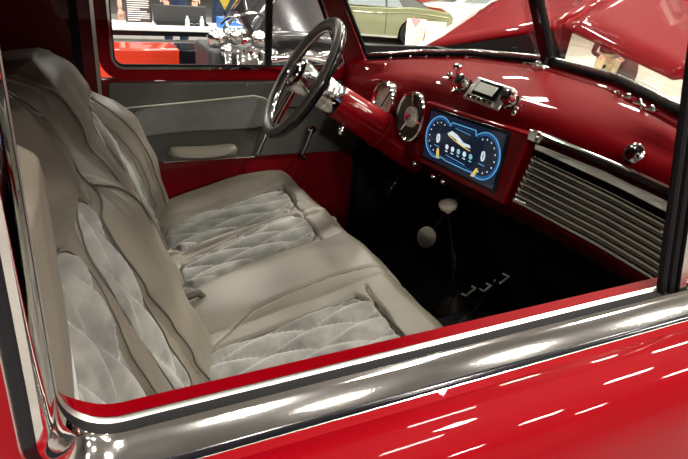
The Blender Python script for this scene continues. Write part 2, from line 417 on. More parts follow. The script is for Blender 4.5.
# ------------------------------------------------------------------ driver door (far)
ddoor = thing('truck_door', 'far red driver door with charcoal and grey panels and armrest', 'door', (.5, 1.45, .9))
def fd(m): # world -> local of far door
    m.v = [(a-.5, b-1.45, c-.9) for a, b, c in m.v]; return m
def rrect(x0, z0, x1, z1, r, n=6, cs=(1, 1, 1, 1)):
    P = []
    for k, (cx, cz, a0) in enumerate([(x0+r, z0+r, PI), (x1-r, z0+r, 1.5*PI), (x1-r, z1-r, 0), (x0+r, z1-r, .5*PI)]):
        if cs[k]:
            for i in range(n+1): a = a0+i*PI/2/n; P.append((cx+r*math.cos(a), cz+r*math.sin(a)))
        else: P.append([(x0, z0), (x1, z0), (x1, z1), (x0, z1)][k])
    return P
def ring(outer, inner, y0, y1):
    n = len(outer); m = MB()
    V = [(x, y0, z) for x, z in outer]+[(x, y0, z) for x, z in inner]+[(x, y1, z) for x, z in outer]+[(x, y1, z) for x, z in inner]
    F = []
    for i in range(n):
        j = (i+1) % n
        F += [(i, j, n+j, n+i), (2*n+i, 2*n+j, 3*n+j, 3*n+i), (i, j, 2*n+j, 2*n+i), (n+i, n+j, 3*n+j, 3*n+i)]
    return m.add(V, F)
win_in = [(.107, 1.243), (.84, 1.243)]
def fwin(o): # far window opening outline, sloping front
    x0, z0, x1, x2, z1 = .122-o, 1.243-o, .862+o*1.2, .66+o, 1.72+o
    r = .035+o; P = []
    for a in np.linspace(0, PI/2, 8): P.append((x0+r-r*math.cos(a), z0+r-r*math.sin(a)))
    P += [(x1-.02, z0), (x1, z0+.02), (x2, z1-.03), (x2-.03, z1), (x0+.03, z1), (x0, z1-.03)]
    return P
fd(ring(fwin(.001), fwin(-.006), 1.437, 1.452)).build('window_trim', CHROME, ddoor)
fd(ring(fwin(-.004), fwin(-.011), 1.452, 1.46)).build('window_seal', RUBBER, ddoor)
o_ = [(.085, 1.20)]*0
outer = fwin(.035); outer = [(max(x, .090), max(z, 1.205)) for x, z in outer]
fd(ring(outer, fwin(.0), 1.448, 1.49)).build('window_frame', RED, ddoor)
fd(MB().box((.597, 1.458, 1.49), (.020, .016, .50))).build('vent_post', RUBBER, ddoor)
fd(MB().prism([(x, z) for x, z in fwin(-.008)], lambda u, v, w: (u, w, v), 1.470, 1.474)).build('window_glass', GLASSD, ddoor, smooth=False)
fd(MB().box((.51, 1.475, .86), (.86, .04, .70))).build('driver_door', REDIN, ddoor, bevel=.006)
# upper charcoal pad
fd(MB().prism(rrect(.105, 1.118, .905, 1.203, .012), lambda u, v, w: (u, w, v), 1.430, 1.456)).build('upper_pad', CARD, ddoor, bevel=.004)
fd(MB().prism(rrect(.115, .952, .935, 1.116, .01), lambda u, v, w: (u, w, v), 1.438, 1.456)).build('lower_pad', CARD, ddoor, bevel=.003)
gp = [(.11, 1.045), (.52, 1.055), (.60, 1.065), (.625, 1.09), (.622, 1.13), (.60, 1.155), (.56, 1.160), (.118, 1.125)]
gp = [(.13, 1.030), (.30, 1.052), (.54, 1.050), (.588, 1.062), (.605, 1.09), (.598, 1.125), (.575, 1.150), (.54, 1.160), (.13, 1.128)]
fd(MB().prism(smooth_poly(gp, 1), lambda u, v, w: (u, w, v), 1.424, 1.445)).build('grey_panel', CARDL, ddoor, bevel=.005)
pts = [(.13, 1.4225, 1.131), (.3, 1.4225, 1.143), (.54, 1.4225, 1.162), (.578, 1.4225, 1.153), (.602, 1.4225, 1.126), (.608, 1.4225, 1.09)]
fd(MB().tube(pts, .0022, 6)).build('panel_piping', STITCH, ddoor)
# armrest
am = MB(); G = []
for i in range(25):
    t = i/24; x = .255+.225*t; w = (1-abs(2*t-1)**4)**.5 if 0 < t < 1 else .02
    row = []
    for k in range(16):
        a = 2*PI*k/16; dip = .012*bump(np.array([t]), .5, .42)[0]
        row.append((x, 1.405+.030*math.cos(a)*w-.012, .995+(.028*math.sin(a))*w-(dip if math.sin(a) > 0 else 0)))
    row.append(row[0]); G.append(row)
fd(am.grid(G)).build('armrest', LEATHER, ddoor)
pts = [(.258+.219*t, 1.405-.036-.004*math.sin(PI*t), .985-.004*math.sin(PI*t)) for t in np.linspace(0, 1, 12)]
fd(MB().tube(pts, .0018, 6)).build('armrest_piping', LEATHERD, ddoor)
fd(MB().box((.40, 1.44, .952), (.30, .008, .003))).build('lower_trim_strip', CHROME, ddoor)
# crank and lever
cr = fd(MB().lathe([(0, .012), (.012, .013), (.018, .016), (.026, .014), (.028, .006)], (.745, 1.435, 1.045), (0, -1, 0), 20).tube([(.745, 1.412, 1.045), (.728, 1.405, 1.0), (.708, 1.402, .955)], [.008, .0065, .0055], 10)).build('window_crank', CHROME, ddoor)
fd(MB().lathe([(0, .006), (.01, .009), (.025, .009), (.03, .004)], (.708, 1.405, .955), (0, -1, 0), 16)).build('crank_knob', BLACKG, cr)
fd(MB().lathe([(0, .012), (.02, .012), (.022, .008)], (.592, 1.43, 1.085), (0, -1, 0), 16).tube([(.592, 1.41, 1.085), (.575, 1.40, 1.03), (.548, 1.398, .975)], [.007, .006, .009], 10)).build('door_lever', CHROMES, ddoor)
for p in [(.125, 1.43, 1.195), (.52, 1.43, 1.195)]:
    fd(MB().sph(p, .004, 10)).build('screw', CHROMES, ddoor)

# ------------------------------------------------------------------ cab body
cab = thing('pickup_truck', 'candy red pickup truck with open passenger window around the seat and dashboard', 'truck', (.4, .7, .5))
def cb(m): m.v = [(a-.4, b-.7, c-.5) for a, b, c in m.v]; return m
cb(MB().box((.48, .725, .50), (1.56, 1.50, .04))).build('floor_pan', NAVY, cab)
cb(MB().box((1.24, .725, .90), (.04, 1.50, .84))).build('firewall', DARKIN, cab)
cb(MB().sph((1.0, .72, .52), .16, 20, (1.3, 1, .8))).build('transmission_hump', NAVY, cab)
cb(MB().box((-.27, .725, 1.15), (.03, 1.50, 1.30))).build('back_wall', REDIN, cab)
cb(MB().box((.30, .735, 1.79), (1.16, 1.52, .03))).build('roof', REDIN, cab, bevel=.01)
cb(MB().box((.30, .725, 1.765), (1.10, 1.46, .012))).build('headliner', ROOFM, cab)
cb(MB().box((-.09, 1.475, 1.15), (.36, .05, 1.26))).build('rear_corner_panel', REDIN, cab)
cb(MB().box((-.18, .02, 1.50), (.20, .03, .56))).build('rear_corner_panel', REDIN, cab)
cb(MB().box((.035, 1.446, 1.20), (.022, .03, 1.10))).build('door_seal', RUBBER, cab)
cb(MB().box((.083, 1.446, 1.36), (.010, .02, .80))).build('door_jamb_trim', CHROMES, cab)
cb(MB().box((.30, 1.475, 1.745), (1.0, .05, .05))).build('roof_rail', REDIN, cab)
cb(MB().box((.30, -.005, 1.75), (1.0, .05, .06))).build('roof_rail', RED, cab)
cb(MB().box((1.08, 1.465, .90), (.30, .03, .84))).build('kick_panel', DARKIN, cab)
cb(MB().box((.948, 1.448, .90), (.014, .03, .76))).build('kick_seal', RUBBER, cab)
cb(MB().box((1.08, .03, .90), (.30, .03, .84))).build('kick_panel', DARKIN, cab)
# windshield
yw = [.03, .25, .47, .725, 1.0, 1.2, 1.40]
xw = [.90, .96, 1.04, 1.085, 1.06, 1.01, .925]; zw = [1.352, 1.374, 1.387, 1.384, 1.360, 1.328, 1.285]
LN = -.56
def wb(y, up=0., dx=0.): # point on the windshield plane: base + up metres
    return Vector((float(ip(y, yw, xw))+LN*up+dx, float(y), float(ip(y, yw, zw))+up))
def ztopw(y): return 1.73-ip(y, yw, zw)
for a, b in ((.05, .715), (.735, 1.395)):
    G = [[wb(y, u*ztopw(y)) for u in np.linspace(0, 1, 6)] for y in np.linspace(a, b, 16)]
    g_ = cb(MB().grid(G)).build('windshield_glass', GLASS, cab); solid(g_, .004)
    ys = np.linspace(a, b, 20); loop = [wb(y, .004) for y in ys]+[wb(b, u) for u in np.linspace(.02, float(ztopw(b)), 6)]+[wb(y, float(ztopw(y))) for y in ys[::-1]]+[wb(a, u) for u in np.linspace(float(ztopw(a)), .02, 6)]
    cb(MB().tube(loop, .0075, 10, closed=True)).build('windshield_gasket', RUBBER, cab)
    cb(MB().tube([wb(y, .013, .004) for y in ys], .0045, 8)).build('gasket_bead', CHROMES, cab)
cb(MB().prism([(-.016, -.016), (.016, -.016), (.016, .012), (-.016, .012)], lambda u, v, w: wb(.725, w, v)+Vector((0, u, 0)), -.01, .36)).build('windshield_centre_bar', BLACKG, cab, bevel=.004)
# far A pillar (dark red) with door seal
def pill(pts0, pts1): # two quads
    m = MB(); n = len(pts0); m.add(pts0+pts1, [tuple(range(n)), tuple(range(n, 2*n))]+[(i, (i+1) % n, n+(i+1) % n, n+i) for i in range(n)]); return m
cb(pill([(.885, 1.440, 1.22), (.955, 1.405, 1.22), (.99, 1.47, 1.22), (.90, 1.49, 1.22)], [(.62, 1.440, 1.745), (.675, 1.405, 1.745), (.72, 1.47, 1.745), (.64, 1.49, 1.745)])).build('windshield_pillar', REDIN, cab, bevel=.006)
cb(MB().tube([(.955, 1.432, .95), (.945, 1.432, 1.12), (.915, 1.430, 1.24), (.826, 1.430, 1.455), (.68, 1.430, 1.745)], .011, 10)).build('door_seal', RUBBER, cab)
cb(pill([(.90, .03, 1.25), (.97, .03, 1.25), (.99, -.03, 1.25), (.92, -.03, 1.25)], [(.66, .03, 1.745), (.72, .03, 1.745), (.74, -.03, 1.745), (.68, -.03, 1.745)])).build('windshield_pillar', REDIN, cab, bevel=.006)
G = [[wb(y, float(ztopw(y))-.012), Vector((.80, y, 1.775)), Vector((.80, y, 1.80)), wb(y, float(ztopw(y))+.03, .05)] for y in np.linspace(.0, 1.45, 16)]
cb(MB().grid(G)).build('windshield_header', REDIN, cab)
# outside cowl
G = [[wb(y, -.005, .0), wb(y, -.01, .03), wb(y, -.03, .12), Vector((1.34, y, float(ip(y, [0, .3, .725, 1.15, 1.45], [1.18, 1.27, 1.30, 1.27, 1.18])))), Vector((1.36, y, 1.05))] for y in np.linspace(-.02, 1.47, 24)]
cb(MB().grid(G)).build('cowl', RED, cab)
# engine bay wall, dark, under the lifted hood
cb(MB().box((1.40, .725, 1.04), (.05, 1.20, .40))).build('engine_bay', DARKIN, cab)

# front fenders, inner bay and cowl sides (outside the cab)
for sy, y0 in ((-1, 0.0), (1, 1.45)):
    fp = [(1.11, 1.20), (1.22, 1.20), (1.36, 1.10), (1.7, 1.02), (2.1, .98), (2.5, .90), (2.75, .72), (2.80, .50), (2.62, .48), (2.5, .66), (2.28, .76), (2.05, .76), (1.84, .64), (1.76, .44), (1.11, .44)]
    cb(MB().prism(fp, lambda u, v, w: (u, y0+w*sy, v), (.035 if sy > 0 else .03), .14)).build('front_fender', RED, cab, bevel=.02)
cb(MB().box((2.0, .725, .50), (1.3, 1.44, .06))).build('engine_bay_floor', DARKIN, cab)
cb(MB().box((2.72, .725, .66), (.10, 1.40, .40))).build('front_panel', RED, cab, bevel=.02)
cb(MB().box((2.0, .725, .72), (.70, .50, .36))).build('engine_block', DARKIN, cab, bevel=.03)

# ------------------------------------------------------------------ dashboard
dash = thing('dashboard', 'candy red steel dashboard with chrome trim, gauges and display', 'dashboard', (.9, .7, 1.1))
def db(m): m.v = [(a-.9, b-.7, c-1.1) for a, b, c in m.v]; return m
yf = [.03, .12, .25, .47, .725, .9, 1.0, 1.2, 1.35, 1.44]
xf = [.80, .825, .845, .86, .86, .86, .86, .862, .855, .845]
zt = [1.318, 1.325, 1.328, 1.330, 1.325, 1.315, 1.305, 1.275, 1.235, 1.21]
zb = [1.13, 1.125, 1.12, 1.11, 1.09, 1.08, 1.075, 1.07, 1.07, 1.07]
def dsec(y):
    X, Z = float(ip(y, yw, xw)), float(ip(y, yw, zw)); F, T, Bm = float(ip(y, yf, xf)), float(ip(y, yf, zt)), float(ip(y, yf, zb))
    k = X-F; q = min(1, max(.1, (k-.047)/.07))
    P = [(X, Z-.004), (X-.012, Z-.008), (X-.024, Z-.010), (X-.030, Z-.020), (X-.036, Z-.020), (X-.040, Z-.012), (X-.047, Z-.013),
         (X-.047-(k-.047)*.30, Z-.013-(Z-T)*.25), (F+.045*q, T+.008), (F+.028*q, T-.004), (F+.012*q, T-.020), (F+.003, T-.040), (F, T-.07),
         (F-.002, (T+Bm)/2), (F, Bm+.02), (F+.006, Bm+.004), (F+.02, Bm-.004), (F+.08, Bm-.006)]
    return P
ysamp = np.concatenate([np.linspace(.03, 1.44, 60)])
G = [[Vector((x, y, z)) for x, z in dsec(y)] for y in ysamp]
dp = db(MB().grid(G)).build('dash_panel', RED, dash, auto=50)
for i, y in enumerate([.10, .17, .27, .36, .41]):
    pass
# lower dark valance
G = [[(float(ip(y, yf, xf))+.03, y, float(ip(y, yf, zb))-.002), (float(ip(y, yf, xf))+.10, y, float(ip(y, yf, zb))-.07), (1.20, y, .98)] for y in np.linspace(.04, 1.43, 20)]
db(MB().grid(G)).build('lower_valance', REDIN, dash)
# display housing
def facebox(y0, y1, z0, z1, x0, x1): return MB().box(((x0+x1)/2, (y0+y1)/2, (z0+z1)/2), (abs(x1-x0), abs(y1-y0), abs(z1-z0)))
hous = thing  # alias unused
def tilt(y, z, x=0.): # display plane: follows the face, slightly twisted
    return Vector((.838+x+.0*(y-.7), y, z))
hp = [(.876, 1.262), (.482, 1.284), (.522, 1.113), (.890, 1.096)]
hm = MB().prism(hp, lambda u, v, w: tilt(u, v, w), .0, .05)
hb = db(hm).build('display_housing', RED, dash, bevel=.006)
sp = [(.838, 1.247), (.545, 1.266), (.556, 1.137), (.852, 1.123)]
db(MB().prism([(.848, 1.254), (.536, 1.274), (.548, 1.130), (.862, 1.115)], lambda u, v, w: tilt(u, v, w), -.003, .005)).build('display_frame', BLACKG, dash, bevel=.0015)
disp = db(MB().prism(sp, lambda u, v, w: tilt(u, v, w), -.0045, 0)).build('display_screen', SCREEN, dash, smooth=False)
def scr(s, t, x=-.0052): # s 0..1 left to right, t 0..1 bottom to top
    a = Vector((sp[3][0], sp[3][1])).lerp(Vector((sp[2][0], sp[2][1])), s); b = Vector((sp[0][0], sp[0][1])).lerp(Vector((sp[1][0], sp[1][1])), s)
    c = a.lerp(b, t); return Vector((.838+x, c.x, c.y))
W = 2.25
def arc(cs, ct, r, a0, a1, n=28): return [(cs+r*math.cos(math.radians(a))/W, ct+r*math.sin(math.radians(a))) for a in np.linspace(a0, a1, n)]
out = arc(.205, .52, .42, 28, 285)+[(.33, .10), (.67, .10)]+arc(.795, .50, .42, 255, 512)[0:]
out = arc(.19, .52, .43, 45, 300)+[(.36, .12), (.64, .12)]+arc(.81, .50, .43, 240, 495)+[(.66, .90), (.34, .90)]
db(MB().tube([scr(*p) for p in out], .0013, 6, closed=True)).build('dial_outline', UIB, disp)
inn = arc(.19, .52, .38, 50, 295)+[(.37, .17), (.63, .17)]+arc(.81, .50, .38, 245, 490)+[(.65, .85), (.35, .85)]
db(MB().tube([scr(*p) for p in inn], .0006, 6, closed=True)).build('dial_outline', UIG, disp)
for c0, c1, a0, a1 in ((.19, .52, 60, 285), (.81, .50, 255, 480)):
    m_ = MB(); inner = arc(c0, c1, .37, a0, a1, 30); outr = arc(c0, c1, .43, a0, a1, 30)
    m_.grid([[scr(*p, -.0048) for p in inner], [scr(*p, -.0048) for p in outr]])
    db(m_).build('dial_glow', UIG, disp)
    m_ = MB()
    for a in np.linspace(a0+8, a1-8, 10): q = arc(c0, c1, .31, a, a, 1)[0]; m_.sph(scr(*q), .0019, 8, (.3, 1, 1.2))
    db(m_).build('dial_numerals', UIW, disp)
def textobj(txt, loc, size, m, parent, rotm, name):
    cu = bpy.data.curves.new(name, 'FONT'); cu.body = txt; cu.size = size; cu.align_x = 'CENTER'; cu.align_y = 'CENTER'; cu.extrude = .0002
    o = bpy.data.objects.new(name, cu); COL.objects.link(o); cu.materials.append(m); o.parent = parent
    mm = rotm.copy(); mm.translation = loc; o.matrix_local = mm; return o
# text faces -x : right = -y, up = z
TR = Matrix(((0, 0, -1, 0), (-1, 0, 0, 0), (0, 1, 0, 0), (0, 0, 0, 1)))
for s_ in (.19, .81):
    c_ = scr(s_, .50, -.0056); db(MB().tube([c_+Vector((0, .0048*math.cos(a), .0105*math.sin(a))) for a in np.linspace(0, 2*PI, 17)[:-1]], .0016, 6, closed=True)).build('speed_digit', UIW, disp)
    db(MB().box(scr(s_, .34), (.0006, .022, .0014))).build('unit_mark', UIB, disp)
for i, s_ in enumerate(np.linspace(.335, .665, 5)):
    c = scr(s_, .40+.0*i)
    db(MB().lathe([(-.0004, .0062), (.0004, .0062)], c, (1, 0, 0), 12).box(c+Vector((0, 0, -.011)), (.0006, .010, .0022))).build('status_icon', UIC if i in (2, 4) else UIW, disp)
db(MB().prism([(.30, .66), (.36, .74), (.44, .70), (.54, .60), (.62, .60), (.64, .55), (.52, .53), (.42, .62)], lambda u, v, w: scr(u, v, w), -.0052, -.0048)).build('car_picture', UIW, disp, smooth=False)
db(MB().tube([scr(.32, .64), scr(.42, .58), scr(.56, .52), scr(.64, .50)], .0012, 6)).build('car_outline', UIY, disp)
for (a, b) in (((.235, .10), (.215, .30)), ((.735, .06), (.775, .24))):
    db(MB().prism([(a[0]-.02, a[1]), (a[0]+.025, a[1]), (b[0]+.012, b[1]), (b[0]-.012, b[1])], lambda u, v, w: scr(u, v, w), -.0055, -.0049)).build('fuel_needle', UIY, disp, smooth=False)
db(MB().box(scr(.50, .80), (.0006, .06, .0012))).build('screen_rule', UIB, disp); db(MB().box(scr(.48, .22), (.0006, .08, .0012))).build('screen_rule', UIB, disp)

# round gauges
def gauge(y, z, r, dark):
    x = .848; c = Vector((x, y, z)); ax = (-1, .0, .12)
    b = db(MB().lathe([(-.04, r*.98), (.006, r), (.012, r*.98), (.014, r*.93), (.010, r*.87), (-.004, r*.85), (-.010, r*.84)], c, ax, 40)).build('gauge_bezel', CHROME, dash)
    db(MB().lathe([(-.004, r*.85), (-.002, r*.85)], c, ax, 36)).build('gauge_face', FACED if dark else FACE, b)
    A_ = Vector(ax).normalized(); up = (Vector((0, 0, 1))-A_*A_.z).normalized(); sd = A_.cross(up)
    if dark:
        db(MB().lathe([(0, r*.42), (.010, r*.40), (.014, r*.25), (.015, .001)], c, ax, 28)).build('gauge_hub', FACE, b)
        for k in range(3):
            a = math.radians(20+120*k); d = up*math.cos(a)+sd*math.sin(a)
            db(MB().tube([c+A_*.004+d*r*.35, c+A_*.004+d*r*.86], .004, 8)).build('gauge_spoke', CHROME, b)
        db(MB().lathe([(.012, .012), (.02, .010), (.022, .003)], c, ax, 14)).build('gauge_cap', CHROME, b)
    else:
        a = math.radians(-35); d = up*math.cos(a)+sd*math.sin(a)
        db(MB().tube([c+A_*.004-d*r*.3, c+A_*.004+d*r*.7], .0022, 6)).build('gauge_needle', RUBBER, b)
        m_ = MB()
        for k in range(24):
            a = 2*PI*k/24; d = up*math.cos(a)+sd*math.sin(a); m_.tube([c+A_*.001+d*r*.70, c+A_*.001+d*r*.82], .0012, 4)
        db(m_).build('gauge_ticks', RUBBER, b)
gauge(1.108, 1.205, .062, False); gauge(.944, 1.203, .069, True)

# glove box grille of chrome ribs
def gx(y): return float(ip(y, yf, xf))-.006
gy0, gy1 = .463, .05
def gzt(y): return 1.285+.004*(gy0-y)/.4
def gzb(y): return 1.146+.05*(gy0-y)
G = []
for y in np.linspace(gy0, gy1, 14): G.append([(gx(y)+.004, y, gzt(y)+.007), (gx(y)-.004, y, gzt(y)+.006), (gx(y)-.009, y, gzt(y)+.001), (gx(y)-.013, y, gzt(y)-.014), (gx(y)-.013, y, gzt(y)-.026), (gx(y)-.004, y, gzt(y)-.034)])
db(MB().grid(G)).build('grille_top_strip', CHROME, dash)
for k in range(7):
    m_ = MB(); pts = []
    for y in np.linspace(gy0+.004*k, gy1, 14):
        t = (k+.7)/7.2; z = (gzt(y)-.038)*(1-t)+gzb(y)*t; pts.append((gx(y)-.008, y, z))
    m_.tube(pts, .0062, 10); db(m_).build('grille_bar', CHROMES, dash)
    db(MB().sph(pts[0], .0078, 10)).build('bar_end', CHROME, dash)
db(MB().grid([[(gx(y)+.001, y, gzt(y)), (gx(y)+.001, y, gzb(y)-.01)] for y in np.linspace(gy0+.02, gy1, 14)])).build('grille_backing', RUBBER, dash)
db(MB().tube([(gx(y)-.007, y, gzb(y)-.008) for y in np.linspace(gy0+.03, gy1, 14)], .0075, 10)).build('grille_bottom_strip', CHROMES, dash)
db(MB().box((gx(.485)-.012, .472, 1.284), (.016, .022, .022))).build('grille_badge', CHROME, dash, bevel=.002)
db(MB().lathe([(0, .019), (.004, .020), (.008, .017), (.0095, .012), (.012, .010), (.013, .002)], (.862, .253, 1.311), (-.95, 0, .35), 28)).build('round_emblem', CHROME, dash)
em = MB()
for k in range(8):
    a = 2*PI*k/8; c = Vector((.853,   .253+.013*math.cos(a), 1.314+.013*math.sin(a))); em.sph(c, .0028, 8)
db(em).build('emblem_studs', RUBBER, dash)

# radio
rc = Vector((.900, .690, 1.308)); RT = Matrix.Rotation(math.radians(38), 3, 'Y')
def rl(x, y, z): return rc+RT@Vector((x, y, z))
def rbox(c, d, name, m, bevel=0): return db(MB().box(rl(*c), d, RT)).build(name, m, dash, bevel=bevel)
r0 = rbox((0, 0, 0), (.05, .135, .062), 'radio_body', SATIN, .004)
db(MB().box(rl(-.027, 0, .004), (.006, .088, .040), RT)).build('radio_frame', BLACKG, r0, bevel=.002)
db(MB().box(rl(-.031, .004, .004), (.003, .066, .024), RT)).build('radio_display', LCD, r0)
for i in range(5): db(MB().box(rl(-.028, -.04+.02*i, -.024), (.008, .014, .008), RT)).build('radio_button', CHROME, r0, bevel=.001)
for s_ in (-1, 1):
    a = rl(-.02, s_*.088, -.002); ax = RT@Vector((-1, 0, 0))
    k_ = db(MB().lathe([(-.02, .020), (.004, .020), (.006, .014), (.016, .016), (.030, .015), (.033, .011)], a, ax, 24)).build('radio_knob', CHROME, dash)
    db(MB().lathe([(.0325, .009), (.036, .008)], a, ax, 16)).build('knob_cap', RUBBER, k_)
    m_ = MB()
    for j in range(4): m_.sph(rl(-.01-.004*j, s_*(.112+.006*(j % 2)), .012-.012*j), .007, 10)
    db(m_).build('knob_ornament', CHROME, dash)
# small chrome knobs and mounts
def knob(c, r=.010, ax=(-.8, 0, .5), name='dash_knob'):
    db(MB().lathe([(-.02, r*.45), (0, r*.5), (.003, r), (.009, r*1.1), (.014, r*.8), (.016, r*.2)], c, ax, 18)).build(name, CHROME, dash)
knob((.925, .878, 1.342), .012, (-.2, 0, 1)); knob((.905, .87, 1.325), .008)
for c in [(.86, 1.225, 1.155), (.872, 1.20, 1.15), (.855, .90, 1.085), (.852, .80, 1.083), (.852, .755, 1.085), (.86, 1.02, 1.10)]: knob(c, .008, (-1, 0, -.1))
for y, dx in [(.70, -.05), (.76, -.05), (1.05, -.045), (1.13, -.045), (1.2, -.04), (1.27, -.04), (.98, -.045), (.42, -.045), (.33, -.045), (.2, -.04)]:
    p = wb(y, -.006, dx); db(MB().lathe([(-.004, .005), (.003, .005), (.005, .003)], p, (-.2, 0, 1), 12)).build('ledge_screw', CHROME, dash)
p = wb(.715, -.01, -.035); db(MB().box(p, (.03, .045, .012)).sph(p+Vector((-.005, .01, .008)), .010, 12).sph(p+Vector((-.01, -.015, .004)), .007, 12)).build('centre_bracket', CHROME, dash, bevel=.002)
for y in (.40, .36, .32): 
    p = wb(y, -.010, -.03); db(MB().box(p, (.014, .022, .006)).sph(p+Vector((0, 0, .004)), .006, 10)).build('defroster_clip', CHROME, dash, bevel=.001)

# ------------------------------------------------------------------ steering column + wheel
hub = Vector((.573, 1.085, 1.282)); ca = Vector((.857, -.125, -.515)).normalized(); wy = Vector((.13, 1, 0)); wy = (wy-ca*wy.dot(ca)).normalized(); wu = wy.cross(ca).normalized(); wu = wu if wu.z > 0 else -wu
col_ = thing('steering_column', 'thick glossy red steering column with chrome collar', 'steering column', hub+ca*.05)
def cl(m, o=hub+ca*.05): m.v = [tuple(Vector(p)-o) for p in m.v]; return m
cl(MB().lathe([(.115, .046), (.125, .047), (.22, .050), (.30, .053), (.34, .056), (.44, .058)], hub, ca, 40)).build('column_tube', RED, col_)
cl(MB().lathe([(.025, .036), (.03, .041), (.055, .043), (.060, .046), (.112, .047), (.116, .045)], hub, ca, 40)).build('column_collar', CHROME, col_)
cl(MB().lathe([(.27, .0545), (.274, .056), (.280, .056), (.284, .055)], hub, ca, 40)).build('column_seam', RED, col_)
lp = hub+ca*.16+wu*(-.04)+wy*(-.03)
lv = cl(MB().tube([lp, lp-wu*.012+wy*(-.012)], .0035, 8)).build('signal_stalk', CHROME, col_)
cl(MB().sph(lp-wu*.020+wy*(-.016), .009, 14, (1, 1, 1.3))).build('stalk_knob', CHROME, lv)
cl(MB().lathe([(.062, .0472), (.07, .048), (.078, .0472)], hub, ca, 30)).build('collar_band', CHROMES, col_)
wheel = thing('steering_wheel', 'taupe leather wrapped steering wheel with chrome and red spokes', 'steering wheel', hub)
def wl(m): return cl(m, hub)
Rr = .166
def wp(r, a, d=0.): return hub+(wy*math.sin(a)+wu*math.cos(a))*r+ca*d
rim = []; 
wl(MB().tube([wp(Rr, a) for a in np.linspace(0, 2*PI, 73)[:-1]], .0155, 16, closed=True)).build('rim', mat('wheel_leather', (.075, .068, .058), .32, bump=.2, bscale=400), wheel)
wl(MB().tube([wp(Rr+.001, a, .0015) for a in np.linspace(0, 2*PI, 73)[:-1]], .0152, 16, closed=True)).build('rim_back', BLACKG, wheel)
wl(MB().tube([wp(Rr-.022, a) for a in np.linspace(0, 2*PI, 61)[:-1]], .0050, 10, closed=True)).build('inner_ring', CHROME, wheel)
for a in (PI/2, PI, 3*PI/2):
    for da in (-.13, .13):
        wl(MB().tube([wp(.03, a+da*2.2, -.004), wp(.09, a+da*1.15, -.004), wp(Rr-.014, a+da*1.0, 0)], .0055, 10)).build('spoke', CHROME, wheel)
    V = [wp(.035, a-.22, .001), wp(Rr-.02, a-.12, .003), wp(Rr-.02, a+.12, .003), wp(.035, a+.22, .001)]
    V += [v+ca*.005 for v in V]
    wl(MB().add(V, [(0, 1, 2, 3), (4, 5, 6, 7), (0, 1, 5, 4), (1, 2, 6, 5), (2, 3, 7, 6), (3, 0, 4, 7)])).build('spoke_inlay', RED, wheel)
hb_ = wl(MB().lathe([(.03, .040), (.0, .046), (-.016, .047), (-.024, .040), (-.026, .033), (-.024, .029), (-.032, .022), (-.034, .004)], hub, ca, 36)).build('horn_button', CHROME, wheel)
m_ = MB()
for k in range(10): m_.sph(wp(.037, 2*PI*k/10, -.026), .0028, 8)
wl(m_).build('hub_screws', RUBBER, hb_)

# ------------------------------------------------------------------ floor items in the dark footwell
sh = thing('gear_shifter', 'chrome gear lever with round pale knob rising under the display', 'gear lever', (1.02, .84, .60))
def at(m, o): o = Vector(o); m.v = [tuple(Vector(p)-o) for p in m.v]; return m
o = (1.02, .84, .60)
at(MB().tube([(1.02, .84, .60), (.98, .83, .80), (.925, .82, .965)], [.009, .007, .006], 10), o).build('lever', CHROMES, sh)
at(MB().lathe([(-.018, .008), (-.010, .013), (-.004, .023), (.006, .0265), (.013, .024), (.017, .016), (.018, .004)], (.92, .82, .980), (-.2, 0, 1), 24), o).build('knob', mat('satin_knob', (.60, .55, .46), .25), sh)
at(MB().lathe([(0, .06), (.03, .045), (.06, .02), (.07, .01)], o, (0, 0, 1), 24), o).build('boot', LEATHERD, sh)
pd = thing('brake_pedal', 'oval chrome rimmed brake pedal in the dark footwell', 'pedal', (1.0, .98, .78))
o = (1.0, .98, .78)
at(MB().lathe([(0, .036), (.006, .037), (.010, .034), (.011, .001)], (.985, .985, .80), (-.85, -.35, .35), 28), o).build('pad', CHROMES, pd)
at(MB().tube([(.99, .99, .80), (1.08, 1.0, .90), (1.19, 1.0, 1.0)], .008, 8), o).build('arm', RUBBER, pd)
pd2 = thing('clutch_pedal', 'small rectangular chrome pedal beside the far kick panel', 'pedal', (1.0, 1.2, .88)); o = (1.0, 1.2, .88)
at(MB().box((.955, 1.20, .895), (.010, .034, .05), Matrix.Rotation(.5, 3, 'Y')), o).build('pad', BLACKG, pd2, bevel=.003)
at(MB().tube([(.951, 1.185, .873), (.951, 1.215, .873), (.945, 1.215, .915), (.945, 1.185, .915)], .0018, 6, closed=True), o).build('pad_rim', CHROME, pd2)
at(MB().tube([(.96, 1.2, .90), (1.06, 1.2, 1.0), (1.19, 1.2, 1.05)], .007, 8), o).build('arm', RUBBER, pd2)
hbk = thing('hand_brake', 'black handbrake with leather boot and chrome brackets on the cab floor', 'hand brake', (1.0, .68, .62)); o = (1.0, .68, .62)
at(MB().lathe([(0, .05), (.03, .035), (.075, .018), (.085, .012)], (.955, .70, .60), (.1, 0, 1), 20), o).build('boot', LEATHERD, hbk)
at(MB().tube([(.96, .70, .66), (1.02, .72, .71), (1.12, .78, .73)], [.010, .009, .008], 10), o).build('handle', RUBBER, hbk)
def loop(c, w, l, d, r=.0025, cut=None):
    d = Vector(d).normalized(); s = d.cross(Vector((0, 0, 1))).normalized(); c = Vector(c)
    return [c-d*l/2+s*w/2, c+d*l/2+s*w/2, c+d*l/2-s*w/2, c-d*l/2-s*w/2]
for c, l, w in [((.975, .735, .748), .05, .014), ((1.06, .765, .728), .038, .016), ((1.135, .785, .735), .05, .022)]:
    q = loop(c, w, l, (.9, .35, .12)); at(MB().tube([q[3], q[0], q[1], q[2]], .0032, 8), o).build('chrome_bracket', ALU, hbk)

